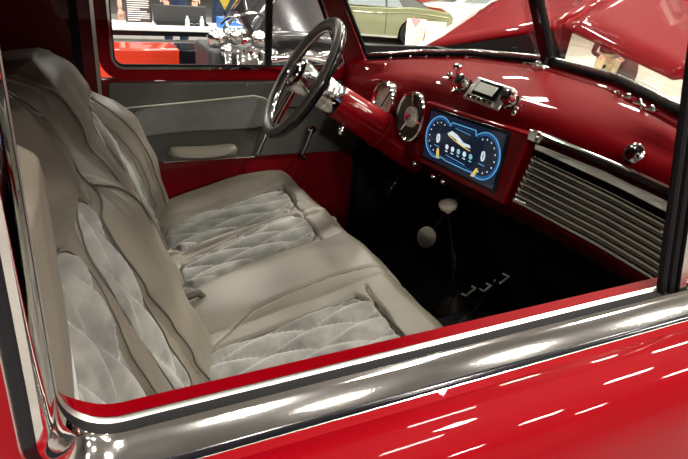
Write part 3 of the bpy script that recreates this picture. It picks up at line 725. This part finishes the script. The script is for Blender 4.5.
# ------------------------------------------------------------------ raised hood
hood = thing('truck_hood', 'raised glossy red hood seen through the windshield', 'car hood', (1.4, 1.0, 1.4))
o = (1.4, 1.0, 1.4)
def panel(c4, bulge, n, name, m):
    a, b, c, d = map(Vector, c4); G = []
    nrm = (b-a).cross(d-a).normalized()
    for i in range(n+1):
        row = []
        for j in range(n+1):
            u, v = i/n, j/n; p = a.lerp(b, u).lerp(d.lerp(c, u), v)
            row.append(p+nrm*bulge*(4*v*(1-v)))
        G.append(row)
    ob = at(MB().grid(G), o).build(name, m, hood); solid(ob, .012, 0); return ob
HA = Vector((1.32, 1.717, 1.270)); HB = Vector((1.36, .985, 1.447)); HC = Vector((2.45, 1.30, 1.86)); HD = Vector((2.3, 2.154, 1.601))
HE = Vector((1.30, .545, 1.392)); HF = Vector((2.2, .20, 1.62))
panel([HA, HB, HC, HD], .012, 10, 'raised_hood', RED)
panel([HB, Vector((1.28, .53, 1.385)), Vector((1.9, .0, 1.55)), HC], .0, 10, 'near_hood_half', RED)
at(MB().add([tuple(HA-Vector((.0, 0, .005))), tuple(HB-Vector((0, 0, .005))), (1.36, 1.0, 1.27), (1.32, 1.50, 1.20), (1.40, 1.0, 1.27), (1.36, 1.50, 1.20), tuple(HB+Vector((.04, 0, -.005))), tuple(HA+Vector((.04, 0, -.005)))], [(0, 1, 2, 3), (7, 6, 4, 5), (0, 3, 5, 7), (1, 6, 4, 2), (3, 2, 4, 5), (0, 7, 6, 1)]), o).build('rear_shroud', DARKIN, hood, smooth=False)
at(MB().tube([HA+Vector((0, .0, 0)), HD], .019, 12), o).build('hood_edge', SATIN, hood)
at(MB().tube([HB, HC], .010, 8), o).build('centre_hinge', RED, hood)

def adopt(e, main, keep=()):
    kids = list(e.children); mo = [k for k in kids if k.name.split('.')[0] == main][0]
    mo.parent = cab; mo.location = e.location-cab.location
    for k in kids:
        if k is mo: continue
        k.parent = mo
        for g2 in list(k.children): g2.parent = mo
    bpy.data.objects.remove(e)
    return mo
adopt(pdoor, 'passenger_door'); adopt(ddoor, 'driver_door'); adopt(hood, 'raised_hood')
# ------------------------------------------------------------------ hall
FLOORM = mat('grey_hall_floor', (.16, .15, .14), .45, noise=.15, nscale=2)
VINYLF = mat('cream_vinyl_floor', (.80, .75, .62), .35, noise=.04, nscale=2)
CARPET = mat('grey_carpet', (.22, .21, .20), .9, noise=.2, nscale=60)
fl = struct(MB().box((6, 8, -.02), (50, 50, .04)).build('floor', FLOORM, smooth=False))
DW = mat('dark_hall_wall', (.09, .085, .09), .8, noise=.3, nscale=.6); LW = mat('pale_hall_wall', (.42, .40, .38), .8, noise=.2, nscale=.5)
struct(MB().box((6, 33, 4), (50, .2, 8)).build('wall_far', DW, smooth=False))
struct(MB().box((31, 8, 4), (.2, 50, 8)).build('wall_right', LW, smooth=False))
struct(MB().box((-19, 8, 4), (.2, 50, 8)).build('wall_left', DW, smooth=False))
struct(MB().box((6, -17, 4), (50, .2, 8)).build('wall_behind', LW, smooth=False))
struct(MB().box((6, 8, 8.2), (50, 50, .2)).build('ceiling', mat('hall_ceiling', (.20, .195, .19), .9), smooth=False))
tag(MB().prism([(1.0, 6.5), (6.2, 5.0), (8.2, 12.5), (9.5, 16), (-3, 16), (-2, 6.5)], lambda u, v, w: (u, v, w), 0, .006).build('carpet', CARPET, smooth=False), 'grey carpet on the hall floor under the green car', 'carpet')

tag(MB().prism([(2.6, 1.0), (20, -3), (26, 6.5), (26, 22), (12, 22), (8.6, 12.6), (6.4, 5.0), (3.2, 5.6)], lambda u, v, w: (u, v, w), 0, .004).build('floor_mat', VINYLF, smooth=False), 'cream vinyl floor sheet in front of the truck', 'floor covering')
lamp_e = 0
def lamp(x, y, z=7.6, sx=1.3, sy=.35, w=170, col=(1, .93, .84)):
    l = bpy.data.lights.new('hall_lamp', 'AREA'); l.shape = 'RECTANGLE'; l.size = sx; l.size_y = sy; l.energy = w; l.color = col
    o = bpy.data.objects.new('hall_lamp', l); COL.objects.link(o); o.location = (x, y, z); return o
for i in range(6):
    for j in range(7):
        x_, y_ = -9+4.2*i, -12+4.0*j
        lamp(x_, y_, sx=1.0, sy=.4, w=560 if (y_ > 5 or x_ > 5) else 170)
for x_ in (-4, 4, 12):  # unseen upward lamps added to brighten the ceiling that the chrome mirrors
    for y_ in (-8, 0, 8):
        o_ = lamp(x_, y_, 6.6, 2.2, 2.2, 60); o_.rotation_euler = (PI, 0, 0); o_.name = 'added_uplight'

for x_, y_, z_, w_ in [(.9, -2.9, 4.6, 200), (2.6, -1.6, 5.2, 300), (-.4, -5.2, 3.15, 170), (4.2, .9, 5.0, 330), (3.6, 3.2, 5.4, 200), (1.6, 4.6, 5.0, 160)]:  # unseen key lights added for contrast and shadows inside the cab
    o_ = lamp(x_, y_, z_, .30, .30, w_); d_ = Vector((.4, .6, 1.0))-o_.location
    o_.rotation_euler = d_.to_track_quat('-Z', 'Y').to_euler(); o_.name = 'added_key_light'
# person built as one skinned body
SKIN = mat('skin', (.62, .36, .26), .5)
def person(label, joints, edges, radii, clothes, loc, rz=0, head=None, hair=None, root=0, parts=None, group=None):
    """joints: dict name->pos ; one skin mesh, materials assigned by height/limb through material index per face via nearest bone"""
    me = bpy.data.meshes.new('body'); names = list(joints); V = [joints[n] for n in names]; idx = {n: i for i, n in enumerate(names)}
    me.from_pydata(V, [(idx[a], idx[b]) for a, b in edges], []); me.update()
    o = bpy.data.objects.new('person', me); COL.objects.link(o)
    md = o.modifiers.new('skin', 'SKIN'); sv = me.skin_vertices[0].data
    for i, n in enumerate(names):
        r = radii.get(n, .05); sv[i].radius = r if isinstance(r, tuple) else (r, r); sv[i].use_root = (i == root)
    sb = o.modifiers.new('sub', 'SUBSURF'); sb.levels = 1; sb.render_levels = 2
    dg = bpy.context.evaluated_depsgraph_get(); ev = o.evaluated_get(dg); m2 = bpy.data.meshes.new_from_object(ev)
    bpy.data.objects.remove(o)
    b = bpy.data.objects.new('person', m2); COL.objects.link(b)
    mats = []; 
    for c in clothes.values():
        if c not in mats: mats.append(c)
    m2.materials.clear()
    for c in mats: m2.materials.append(c)
    bones = [(Vector(joints[a]), Vector(joints[c]), a+'-'+c) for a, c in edges]
    for p in m2.polygons:
        p.use_smooth = True; best = None
        for a, c, nm in bones:
            ab = c-a; t = max(0, min(1, (p.center-a).dot(ab)/ab.length_squared)); d = (p.center-(a+ab*t)).length
            if best is None or d < best[0]: best = (d, nm)
        p.material_index = mats.index(clothes.get(best[1], clothes['*']))
    b['label'] = label; b['category'] = 'person'
    if group: b['group'] = group
    b.location = loc; b.rotation_euler = (0, 0, rz)
    # face + hair
    hp_ = Vector(joints['head']); 
    f = head or Vector((0, -1, 0)); f = Vector(f).normalized(); s = f.cross(Vector((0, 0, 1))).normalized(); u = s.cross(f)
    m_ = MB()
    for k in (-1, 1): m_.sph(hp_+f*.088+s*.033*k+u*.01, .011, 8)
    m_.build('eyes', RUBBER, b)
    MB().sph(hp_+f*.10-u*.015, .016, 8, (1, 1, 1.4)).build('nose', SKIN, b)
    MB().sph(hp_+f*.088-u*.05, .02, 8, (1, 1, .35)).build('mouth', mat('lips', (.45, .15, .13), .5), b)
    m_ = MB()
    for k in (-1, 1): m_.sph(hp_+s*.092*k, .022, 8, (.6, .6, 1.2))
    m_.build('ears', SKIN, b)
    MB().sph(hp_-f*.018+u*.035, .108, 16, (1, 1, .95)).build('hair', hair or mat('hair', (.04, .025, .015), .6), b)
    return b
def hand(c, d, up, m, parent, r=.009, curl=.5, side=1):
    """palm and five bent fingers from wrist c along d"""
    c = Vector(c); d = Vector(d).normalized(); up = Vector(up).normalized(); s = d.cross(up).normalized()*side; g = MB()
    g.tube([c, c+d*.04, c+d*.08], [.024, .036, .032], 10)
    for k, L in enumerate((.060, .072, .068, .052)):
        b0 = c+d*.075+s*(-.027+.018*k); g.tube([b0, b0+d*L*.45, b0+d*L*.75-up*L*curl*.5, b0+d*L*.8-up*L*curl], [r, r, r*.9, r*.7], 8)
    b0 = c+d*.02-s*.022; g.tube([b0, b0-s*.03+d*.025, b0-s*.035+d*.055-up*.015], [r*1.2, r*1.1, r*.8], 8)
    return g.build('hand', m, parent)
def standing(label, loc, rz, shirt, trousers, arms='front', hair=None, shorts=False, bend=0., squat=0., group=None, armskin=True):
    J = {'hips': (0, 0, .95), 'waist': (0, 0, 1.08), 'chest': (0, -.01, 1.32), 'neckb': (0, 0, 1.46), 'neck': (0, -.01, 1.53), 'head': (0, -.03, 1.66), 'crown': (0, -.02, 1.73)}
    E_ = [('hips', 'waist'), ('waist', 'chest'), ('chest', 'neckb'), ('neckb', 'neck'), ('neck', 'head'), ('head', 'crown')]
    R = {'hips': (.16, .11), 'waist': (.145, .10), 'chest': (.17, .11), 'neckb': (.09, .07), 'neck': .055, 'head': (.078, .09), 'crown': (.06, .065)}
    for s, n in ((-1, 'l'), (1, 'r')):
        sh_ = (.19*s, 0, 1.42)
        if arms == 'front': el = (.24*s, -.06, 1.16); wr = (.16*s, -.28, 1.12)
        elif arms == 'phone': el = (.27*s, -.12, 1.17); wr = (.20*s, -.33, 1.03)
        elif arms == 'table': el = (.25*s, -.14, 1.15); wr = (.20*s, -.38, .86)
        else: el = (.25*s, .02, 1.14); wr = (.26*s, -.04, .90)
        J.update({'sh'+n: sh_, 'el'+n: el, 'wr'+n: wr, 'hp'+n: (.09*s, 0, .90), 'kn'+n: (.10*s, -.02, .50), 'an'+n: (.10*s, .02, .09), 'to'+n: (.11*s, -.14, .035)})
        E_ += [('chest', 'sh'+n), ('sh'+n, 'el'+n), ('el'+n, 'wr'+n), ('hips', 'hp'+n), ('hp'+n, 'kn'+n), ('kn'+n, 'an'+n), ('an'+n, 'to'+n)]
        R.update({'sh'+n: .062, 'el'+n: .043, 'wr'+n: .028, 'hp'+n: .09, 'kn'+n: .06, 'an'+n: .042, 'to'+n: .035})
    shoe = mat('shoe', (.05, .05, .05), .5); C = {'*': shirt, 'neck-head': SKIN, 'head-crown': SKIN, 'neckb-neck': SKIN}
    for n in 'lr':
        C.update({'el%s-wr%s' % (n, n): SKIN if armskin else shirt, 'hips-hp'+n: trousers, 'hp%s-kn%s' % (n, n): trousers, 'kn%s-an%s' % (n, n): SKIN if shorts else trousers, 'an%s-to%s' % (n, n): shoe})
    if squat:
        def fx_(n, p):
            if n.startswith(('kn',)): return (p[0]*1.3, -.42, .50)
            if n.startswith('an'): return (p[0]*1.2, -.12, .09)
            if n.startswith('to'): return (p[0]*1.2, -.28, .035)
            if n.startswith('hp'): return (p[0], -.03, .34)
            z = p[2]-.58
            return (p[0], p[1]-bend*(z-.36)-.02, .36+(z-.36)*math.cos(bend))
        J = {n: fx_(n, p) for n, p in J.items()}
    b = person(label, J, E_, R, C, loc, rz, hair=hair, group=group)
    for n, s in (('l', -1), ('r', 1)):
        w = Vector(J['wr'+n]); e = Vector(J['el'+n]); hand(w, w-e, (0, 0, 1), SKIN, b, side=s)
    return b
def cloth(n, c): return mat(n, c, .85, noise=.2, nscale=15)

# ------------------------------------------------------------------ vehicles in the hall
def arcpts(cx, cz, r, a0, a1, n=10): return [(cx+r*math.cos(math.radians(a)), cz+r*math.sin(math.radians(a))) for a in np.linspace(a0, a1, n)]
def coupe(label, loc, rz, paint, roofm, vinyl=True):
    t = thing('coupe_car', label, 'car', loc, rz=rz); t.scale = (.82, .82, .82)
    prof = [(-2.30, .42), (-2.34, .60), (-2.30, .86), (-2.22, .93), (-1.7, .985), (-1.2, 1.0), (-.6, .95), (.2, .93), (.85, .94), (1.6, .88), (2.15, .78), (2.32, .66), (2.34, .45), (2.25, .32), (1.83, .27)]
    prof += arcpts(1.42, .33, .39, 0, 180, 12)+[(1.02, .22), (-.90, .22)]+arcpts(-1.30, .33, .39, 0, 180, 12)+[(-1.72, .28), (-2.1, .34)]
    m = MB(); n = len(prof)
    ws = [(-.90, .90), (-.94, 1.0)]
    rows = []
    for y, k in [(-.93, 0), (-.90, 1), (.90, 1), (.93, 0)]:
        rows.append([(x, y, z-(0 if k else (.03 if z > .85 else 0))) for x, z in prof])
    V = [p for r in rows for p in r]; F = [tuple(range(n)), tuple(3*n+i for i in range(n))]
    for a in range(3):
        for i in range(n): F.append((a*n+i, a*n+(i+1) % n, (a+1)*n+(i+1) % n, (a+1)*n+i))
    m.add(V, F).build('body', paint, t, smooth=True, auto=30)
    for sy in (-1, 1):
        m = MB().tube([(x, sy*.93, z) for x, z in [(-2.2, .80), (-1.7, .84), (-1.1, .86), (-.4, .80), (1, .80), (2.2, .70)]], .02, 8); m.build('body_crease', paint, t)
        m = MB().box((.05, sy*.935, .235), (1.85, .03, .05)); m.build('rocker_trim', CHROME, t)
        MB().box((-.35, sy*.945, .82), (.13, .02, .025)).build('door_handle', CHROME, t, bevel=.005)
        MB().tube([(-.55, sy*.934, .30), (-.55, sy*.936, .90)], .005, 6).build('door_gap', RUBBER, t)
    gh = [(-1.75, .97), (-1.15, 1.25), (-.85, 1.325), (-.2, 1.34), (.15, 1.31), (.85, .93)]
    m = MB(); G = []
    for y, sx, dz in [(-.84, 1, 0), (-.66, .94, .0), (-.55, .94, .02), (.55, .94, .02), (.66, .94, 0), (.84, 1, 0)]:
        G.append([(x, y if z > 1.1 or abs(y) > .8 else y, z if abs(y) < .8 else .93+(z-.93)*.03) for x, z in gh])
    m.grid(G).build('roof', roofm, t, auto=25)
    for sy in (-1, 1):
        def wpn(x, z): k = (z-.95)/.38; return (x, sy*(.845-.165*k)+sy*.006, z)
        q = [(-.52, .965), (.55, .965), (.12, 1.265), (-.35, 1.285), (-.50, 1.28)]
        MB().add([wpn(*p) for p in q], [tuple(range(5))]).build('side_window', GLASSC, t, smooth=False)
        q2 = [(-.56, .965), (-.98, .975), (-.78, 1.25), (-.56, 1.28)]
        MB().add([wpn(*p) for p in q2], [(0, 1, 2, 3)]).build('quarter_window', GLASSC, t, smooth=False)
        MB().tube([wpn(*p) for p in q+q[:1]], .012, 6).build('window_trim', CHROME, t)
    MB().add([(.82, -.70, .96), (.82, .70, .96), (.20, .56, 1.30), (.20, -.56, 1.30)], [(0, 1, 2, 3)]).build('windscreen', GLASSC, t, smooth=False)
    for p in t.children[-1:]: solid(p, .01, 1)
    MB().add([(-1.72, -.66, 1.0), (-1.72, .66, 1.0), (-1.18, .55, 1.262), (-1.18, -.55, 1.262)], [(0, 1, 2, 3)]).build('rear_window', GLASSC, t, smooth=False)
    solid(t.children[-1], .01, 1)
    tyre = mat('tyre', (.015, .015, .015), .7)
    for x in (1.42, -1.30):
        for sy in (-1, 1):
            w = MB().lathe([(-.10, .20), (-.11, .30), (-.08, .335), (.08, .335), (.11, .30), (.10, .20)], (x, sy*.82, .335), (0, 1, 0), 36).build('wheel', tyre, t)
            g = MB().lathe([(.0, .215), (.115, .215), (.12, .20), (.09, .19), (.08, .05), (.12, .04), (.125, .01)], (x, sy*.82, .335), (0, sy, 0), 30)
            for k in range(5):
                a = 2*PI*k/5; g.tube([(x, sy*.925, .335), (x+.195*math.cos(a), sy*.93, .335+.195*math.sin(a))], .022, 6)
            g.build('wheel_rim', CHROMES, w)
    MB().box((-2.36, 0, .55), (.08, 1.70, .10)).build('rear_bumper', CHROME, t, bevel=.02)
    MB().box((2.36, 0, .48), (.08, 1.70, .10)).build('front_bumper', CHROME, t, bevel=.02)
    MB().box((-2.335, 0, .75), (.02, 1.6, .14)).build('rear_panel', BLACKG, t)
    for sy in (-1, 1):
        MB().box((-2.345, sy*.60, .75), (.03, .36, .11)).build('tail_lamp', mat('tail_red', (.5, .02, .02), .3), t)
        MB().lathe([(0, .09), (.03, .09), (.035, .05)], (2.32, sy*.62, .66), (1, 0, 0), 20).build('headlamp', CHROME, t)
    return t
GREEN = mat('pale_green_metallic', (.27, .285, .16), .25, .45, 1.); VINYL = mat('black_vinyl_roof', (.05, .05, .045), .6)
coupe('pale green muscle coupe with black vinyl roof parked beyond the windshield', (6.28, 12.2, 0), math.radians(158), GREEN, VINYL)
WHITE = mat('white_car_paint', (.75, .74, .70), .25, 0, 1.)
coupe('white coupe parked behind the green coupe', (11.6, 15.4, 0), math.radians(158), WHITE, WHITE)

# dark hot rod beyond the driver window
hot = thing('hot_rod', 'dark grey hot rod with exposed chrome engine beyond the driver window', 'car', (2.0, 4.0, 0)); o = (2.0, 4.0, 0)
DG = mat('dark_grey_gloss', (.045, .042, .045), .16, .3, 1.)
pr = [(1.25, .25), (1.25, .70), (1.36, .86), (1.6, .93), (2.0, .95), (2.15, .90), (2.2, .7), (2.2, .25)]
at(MB().prism(pr, lambda u, v, w: (u, w, v), 3.4, 4.9), o).build('body', DG, hot, bevel=.08)
G = [[(x-.05, 3.95+.12*math.sin(PI*v)*0+.9*v, 1.02+(1.62-1.02)*u_+.10*math.sin(PI*v)) for v in np.linspace(0, 1, 10)] for u_, x in zip(np.linspace(0, 1, 10), np.linspace(1.30, 1.75, 10))]
ob = at(MB().grid(G), o).build('raised_hood', DG, hot); solid(ob, .02)
G = [[(1.30+.75*u_, 4.05+.5*v, .96+.62*v*(1-.25*u_)+.05*math.sin(PI*u_)) for v in np.linspace(0, 1, 10)] for u_ in np.linspace(0, 1, 14)]
ob = at(MB().grid(G), o).build('cowl_side', DG, hot); solid(ob, .02)
g = MB()
for i, (x, z, r) in enumerate([(1.48, .985, .10), (1.72, .99, .08), (1.95, .985, .09)]): g.tube([(x-.2, 3.5, z-.05), (x, 3.45, z), (x+.22, 3.5, z-.05)], [r*.3, r*.45, r*.3], 10)
at(g, o).build('chrome_side_trim', CHROME, hot)
at(MB().box((1.15, 3.95, .80), (.5, .5, .35)), o).build('engine_block', mat('dark_iron', (.04, .04, .045), .5), hot, bevel=.03)
g = MB()
for k in range(5): g.tube([(1.02+.085*k, 3.68, .95), (1.0+.085*k, 3.58, .90), (.98+.085*k, 3.56, .72)], .028, 10)
at(g, o).build('exhaust_headers', CHROME, hot)
at(MB().lathe([(0, .060), (.10, .068), (.11, .074), (.118, .066), (.06, .054), (.05, .001)], (1.13, 3.50, .925), (-.25, -1, .45), 28), o).build('air_intake', CHROME, hot)
at(MB().box((1.15, 3.9, 1.0), (.42, .16, .07)).sph((.98, 3.8, 1.03), .07).sph((1.10, 3.78, 1.05), .06).sph((1.28, 3.8, 1.03), .065).sph((1.02, 3.7, .96), .05).sph((1.3, 3.66, .93), .05), o).build('carburettor', CHROME, hot, bevel=.01)
at(MB().tube([(1.02, 3.9, .98), (1.06, 3.9, 1.10), (1.14, 3.9, 1.17), (1.24, 3.9, 1.20), (1.34, 3.9, 1.19)], .012, 8), o).build('windscreen_hoop', CHROME, hot)
for x in (1.4, 2.1):
    for y in (3.35, 4.95):
        w = at(MB().lathe([(-.10, .18), (-.11, .27), (-.08, .31), (.08, .31), (.11, .27), (.10, .18)], (x, y, .31), (0, 1, 0), 30), o).build('wheel', mat('tyre', (.015, .015, .015), .7), hot)
        at(MB().lathe([(-.115, .18), (-.09, .17), (-.10, .05), (-.12, .02)], (x, y, .31), (0, 1, 0), 24), o).build('wheel_rim', CHROME, w)

# low red and black glossy display plinth in front of the table
pl_ = thing('display_plinth', 'long glossy red and black plinth below the white table', 'plinth', (.7, 5.3, 0)); o = (.7, 5.3, 0)
at(MB().box((.40, 5.35, .38), (1.1, .4, .76)), o).build('red_panel', mat('orange_red_gloss', (.62, .035, .01), .25, 0, .8), pl_, bevel=.02)
at(MB().box((1.35, 5.35, .38), (.8, .4, .76)), o).build('black_panel', BLACKG, pl_, bevel=.02)
# table
tb = thing('display_table', 'long white topped table with black edge beyond the driver window', 'table', (1.3, 7.1, 0)); o = (1.3, 7.1, 0)
TW = mat('white_table_cloth', (.8, .8, .78), .7)
at(MB().box((1.3, 7.1, .735), (3.4, .75, .03)), o).build('table_top', TW, tb, bevel=.005)
at(MB().box((1.3, 6.73, .695), (3.4, .03, .05)), o).build('table_edge', BLACKG, tb)
for x in (-.3, 2.9):
    for y in (6.8, 7.4): at(MB().tube([(x, y, 0), (x, y, .72)], .02, 8), o).build('leg', CHROMES, tb)
at(MB().box((1.3, 6.9, .58), (3.3, .3, .02)), o).build('lower_shelf', TW, tb)

# bottles
def bottle(loc, label):
    t = thing('water_bottle', label, 'bottle', loc, 'water bottles on the white table')
    MB().lathe([(0, .022), (.004, .025), (.075, .025), (.090, .022), (.105, .011), (.112, .010)], (0, 0, 0), (0, 0, 1), 20).build('bottle_body', mat('clear_plastic', (.75, .8, .82), .15), t)
    MB().lathe([(.112, .012), (.126, .012)], (0, 0, 0), (0, 0, 1), 16).build('cap', mat('white_cap', (.85, .85, .85), .4), t)
    MB().lathe([(.035, .0256), (.065, .0256)], (0, 0, 0), (0, 0, 1), 20).build('bottle_label', mat('bottle_blue', (.35, .5, .75), .4), t)
    return t
b1 = bottle((1.36, 6.93, .75), 'left small water bottle on the white table')
b2 = dup(b1, (1.53, 6.93, .75), 'right small water bottle on the white table, nearer the blue box')
# blue box
bb = thing('blue_box', 'blue cardboard box with white lettering on the white table', 'box', (1.95, 7.0, .75)); o = (1.95, 7.0, .75)
BB = mat('blue_card', (.03, .18, .62), .5)
at(MB().box((1.95, 7.0, .81), (.42, .2, .12)), o).build('carton', BB, bb, bevel=.004)
g = MB()
for k, w_ in enumerate((.05, .04, .06, .05)): g.box((1.80+.085*k, 6.898, .835-.004*k), (w_, .004, .022), Matrix.Rotation(.2*(-1)**k, 3, 'Y'))
g.box((1.95, 6.898, .775), (.26, .004, .014))
at(g, o).build('white_print', TW, bb, smooth=False)
# black open case / monitor
cs = thing('black_case', 'open black case standing on the white table', 'case', (1.33, 7.2, .75)); o = (1.33, 7.2, .75)
at(MB().box((1.33, 7.22, .86), (.62, .04, .21)), o).build('lid', mat('case_black', (.035, .035, .035), .5), cs, bevel=.01)
at(MB().box((1.33, 7.12, .765), (.62, .16, .03)), o).build('base', BLACKG, cs, bevel=.01)
# text sign
sg = thing('sign_board', 'dark sign board with rows of white text beside the grey sleeved person', 'sign', (.84, 7.3, .75)); o = (.84, 7.3, .75)
at(MB().box((.86, 7.3, .97), (.30, .02, .44)), o).build('board', mat('sign_dark', (.05, .03, .035), .5), sg)
g = MB(); random.seed(3)
for k in range(17):
    L = random.choice([.24, .25, .22, .14, .25]); g.box((.735+L/2, 7.288, 1.16-.024*k), (L, .003, .010))
at(g, o).build('text_rows', TW, sg, smooth=False)
# papers on the lower shelf and table
g = thing('paper_stack', 'white papers lying at the left end of the white table', 'papers', (.75, 6.95, .75)); o = (.75, 6.95, .75)
at(MB().box((.75, 6.92, .757), (.42, .28, .012), Matrix.Rotation(.1, 3, 'Z')), o).build('sheets', mat('paper', (.85, .85, .83), .8), g)

# people behind the table
GREY = cloth('grey_shirt', (.12, .13, .15)); NVY = cloth('navy_shirt', (.02, .025, .07)); JEAN = cloth('jeans', (.03, .05, .10)); BLK = cloth('black_top', (.015, .015, .018))
KH = cloth('beige_shorts', (.55, .45, .30)); YEL = cloth('yellow_shirt', (.6, .45, .05))
standing('person in a grey shirt leaning a hand on the white table', (.42, 7.86, 0), .15, GREY, JEAN, 'table')
standing('person in a navy shirt behind the open black case', (1.38, 7.85, 0), 0, NVY, JEAN, 'phone')
standing('person in a yellow shirt behind the blue box', (2.05, 8.0, 0), 0, YEL, JEAN, 'front')
standing('person in a black top standing right of the blue box', (2.62, 8.2, 0), .1, BLK, JEAN, 'down')
pc = standing('person in beige trousers and a black long sleeved top crouching on the pale floor', (8.15, 6.85, 0), math.radians(-35), BLK, KH, 'front', squat=1, bend=.5, armskin=False)

# bags beside the crouching person
bg = thing('shoulder_bag', 'dark brown bag beside the crouching person', 'bag', (8.3, 6.45, 0)); o = (8.3, 6.45, 0)
at(MB().sph((8.30, 6.45, .29), .22, 18, (.8, .6, 1.3)), o).build('bag_body', cloth('brown_bag', (.07, .04, .035)), bg)
at(MB().tube([(8.20, 6.45, .53), (8.25, 6.45, .67), (8.35, 6.45, .67), (8.40, 6.45, .53)], .015, 8), o).build('strap', BLK, bg)
bg = thing('backpack', 'grey and blue backpack on the crouching person side', 'backpack', (8.45, 6.75, 0)); o = (8.45, 6.75, 0)
at(MB().box((8.45, 6.75, .36), (.30, .24, .70)), o).build('pack', cloth('grey_bag', (.30, .30, .36)), bg, bevel=.06)
at(MB().box((8.48, 6.61, .52), (.26, .05, .28)), o).build('pocket', cloth('blue_pocket', (.08, .25, .55)), bg, bevel=.02)

# poster boards leaning by the green car
def poster(loc, rz, label, heart):
    t = thing('poster_board', label, 'poster', loc, rz=rz)
    rot = Matrix.Rotation(-.25, 3, 'X')
    MB().box((0, .09, .30), (.42, .015, .62), rot).build('board', mat('cream_poster', (.78, .72, .60), .6), t)
    g = MB(); random.seed(5+heart)
    for k in range(9):
        for q in range(3):
            if random.random() < .8: g.box(Vector((0, .09, .30))+rot@Vector((-.13+.13*q, -.009, .20-.055*k)), (random.uniform(.05, .11), .003, .018), rot)
    g.build('printed_lines', mat('poster_print', (.62, .42, .36), .6), t, smooth=False)
    for sx in (-.2, .2): MB().tube([(sx, .16, .55), (sx, .42, .0)], .012, 6).build('easel_leg', CHROMES, t)
    if heart:
        hp2 = [(0, -.10), (.10, .02), (.09, .08), (.04, .09), (0, .05), (-.04, .09), (-.09, .08), (-.10, .02)]
        MB().prism(hp2, lambda u, v, w: Vector((0, .09, .30))+rot@Vector((u-.02, w, v+.24)), -.012, -.016).build('pink_heart', mat('pink', (.85, .25, .28), .5), t, smooth=False)
    return t
poster((6.92, 10.85, 0), math.radians(-24), 'cream poster board with a pink heart beside the green coupe rear wheel', 1)
poster((7.12, 10.38, 0), math.radians(-24), 'pinkish poster board right of the heart poster', 0)
# red draped booths and visitors far away
REDC = cloth('red_drape', (.55, .02, .02))
tag(MB().box((12.5, 19.5, .6), (3.0, .8, 1.2)).build('draped_counter', REDC, bevel=.03), 'red draped counter far beyond the green coupe', 'counter')
tag(MB().box((9.0, 19.5, .5), (1.6, .8, 1.0)).build('draped_counter', cloth('yellow_drape', (.7, .5, .08)), bevel=.03), 'yellow draped counter far beyond the green coupe', 'counter')
standing('person in navy far beyond the hood, left of two', (13.0, 17.4, 0), 0, NVY, JEAN, 'down')
standing('person in black far beyond the hood, right of two', (14.2, 17.2, 0), .3, BLK, NVY, 'down')

# ------------------------------------------------------------------ world and view
w = bpy.data.worlds.new('hall_air'); S.world = w; w.use_nodes = True
bgn = w.node_tree.nodes['Background']; bgn.inputs[0].default_value = (.9, .88, .85, 1); bgn.inputs[1].default_value = .03
S.view_settings.view_transform = 'Standard'; S.view_settings.look = 'None'; S.view_settings.exposure = -0.76; S.view_settings.gamma = 1
S.view_settings.use_curve_mapping = False
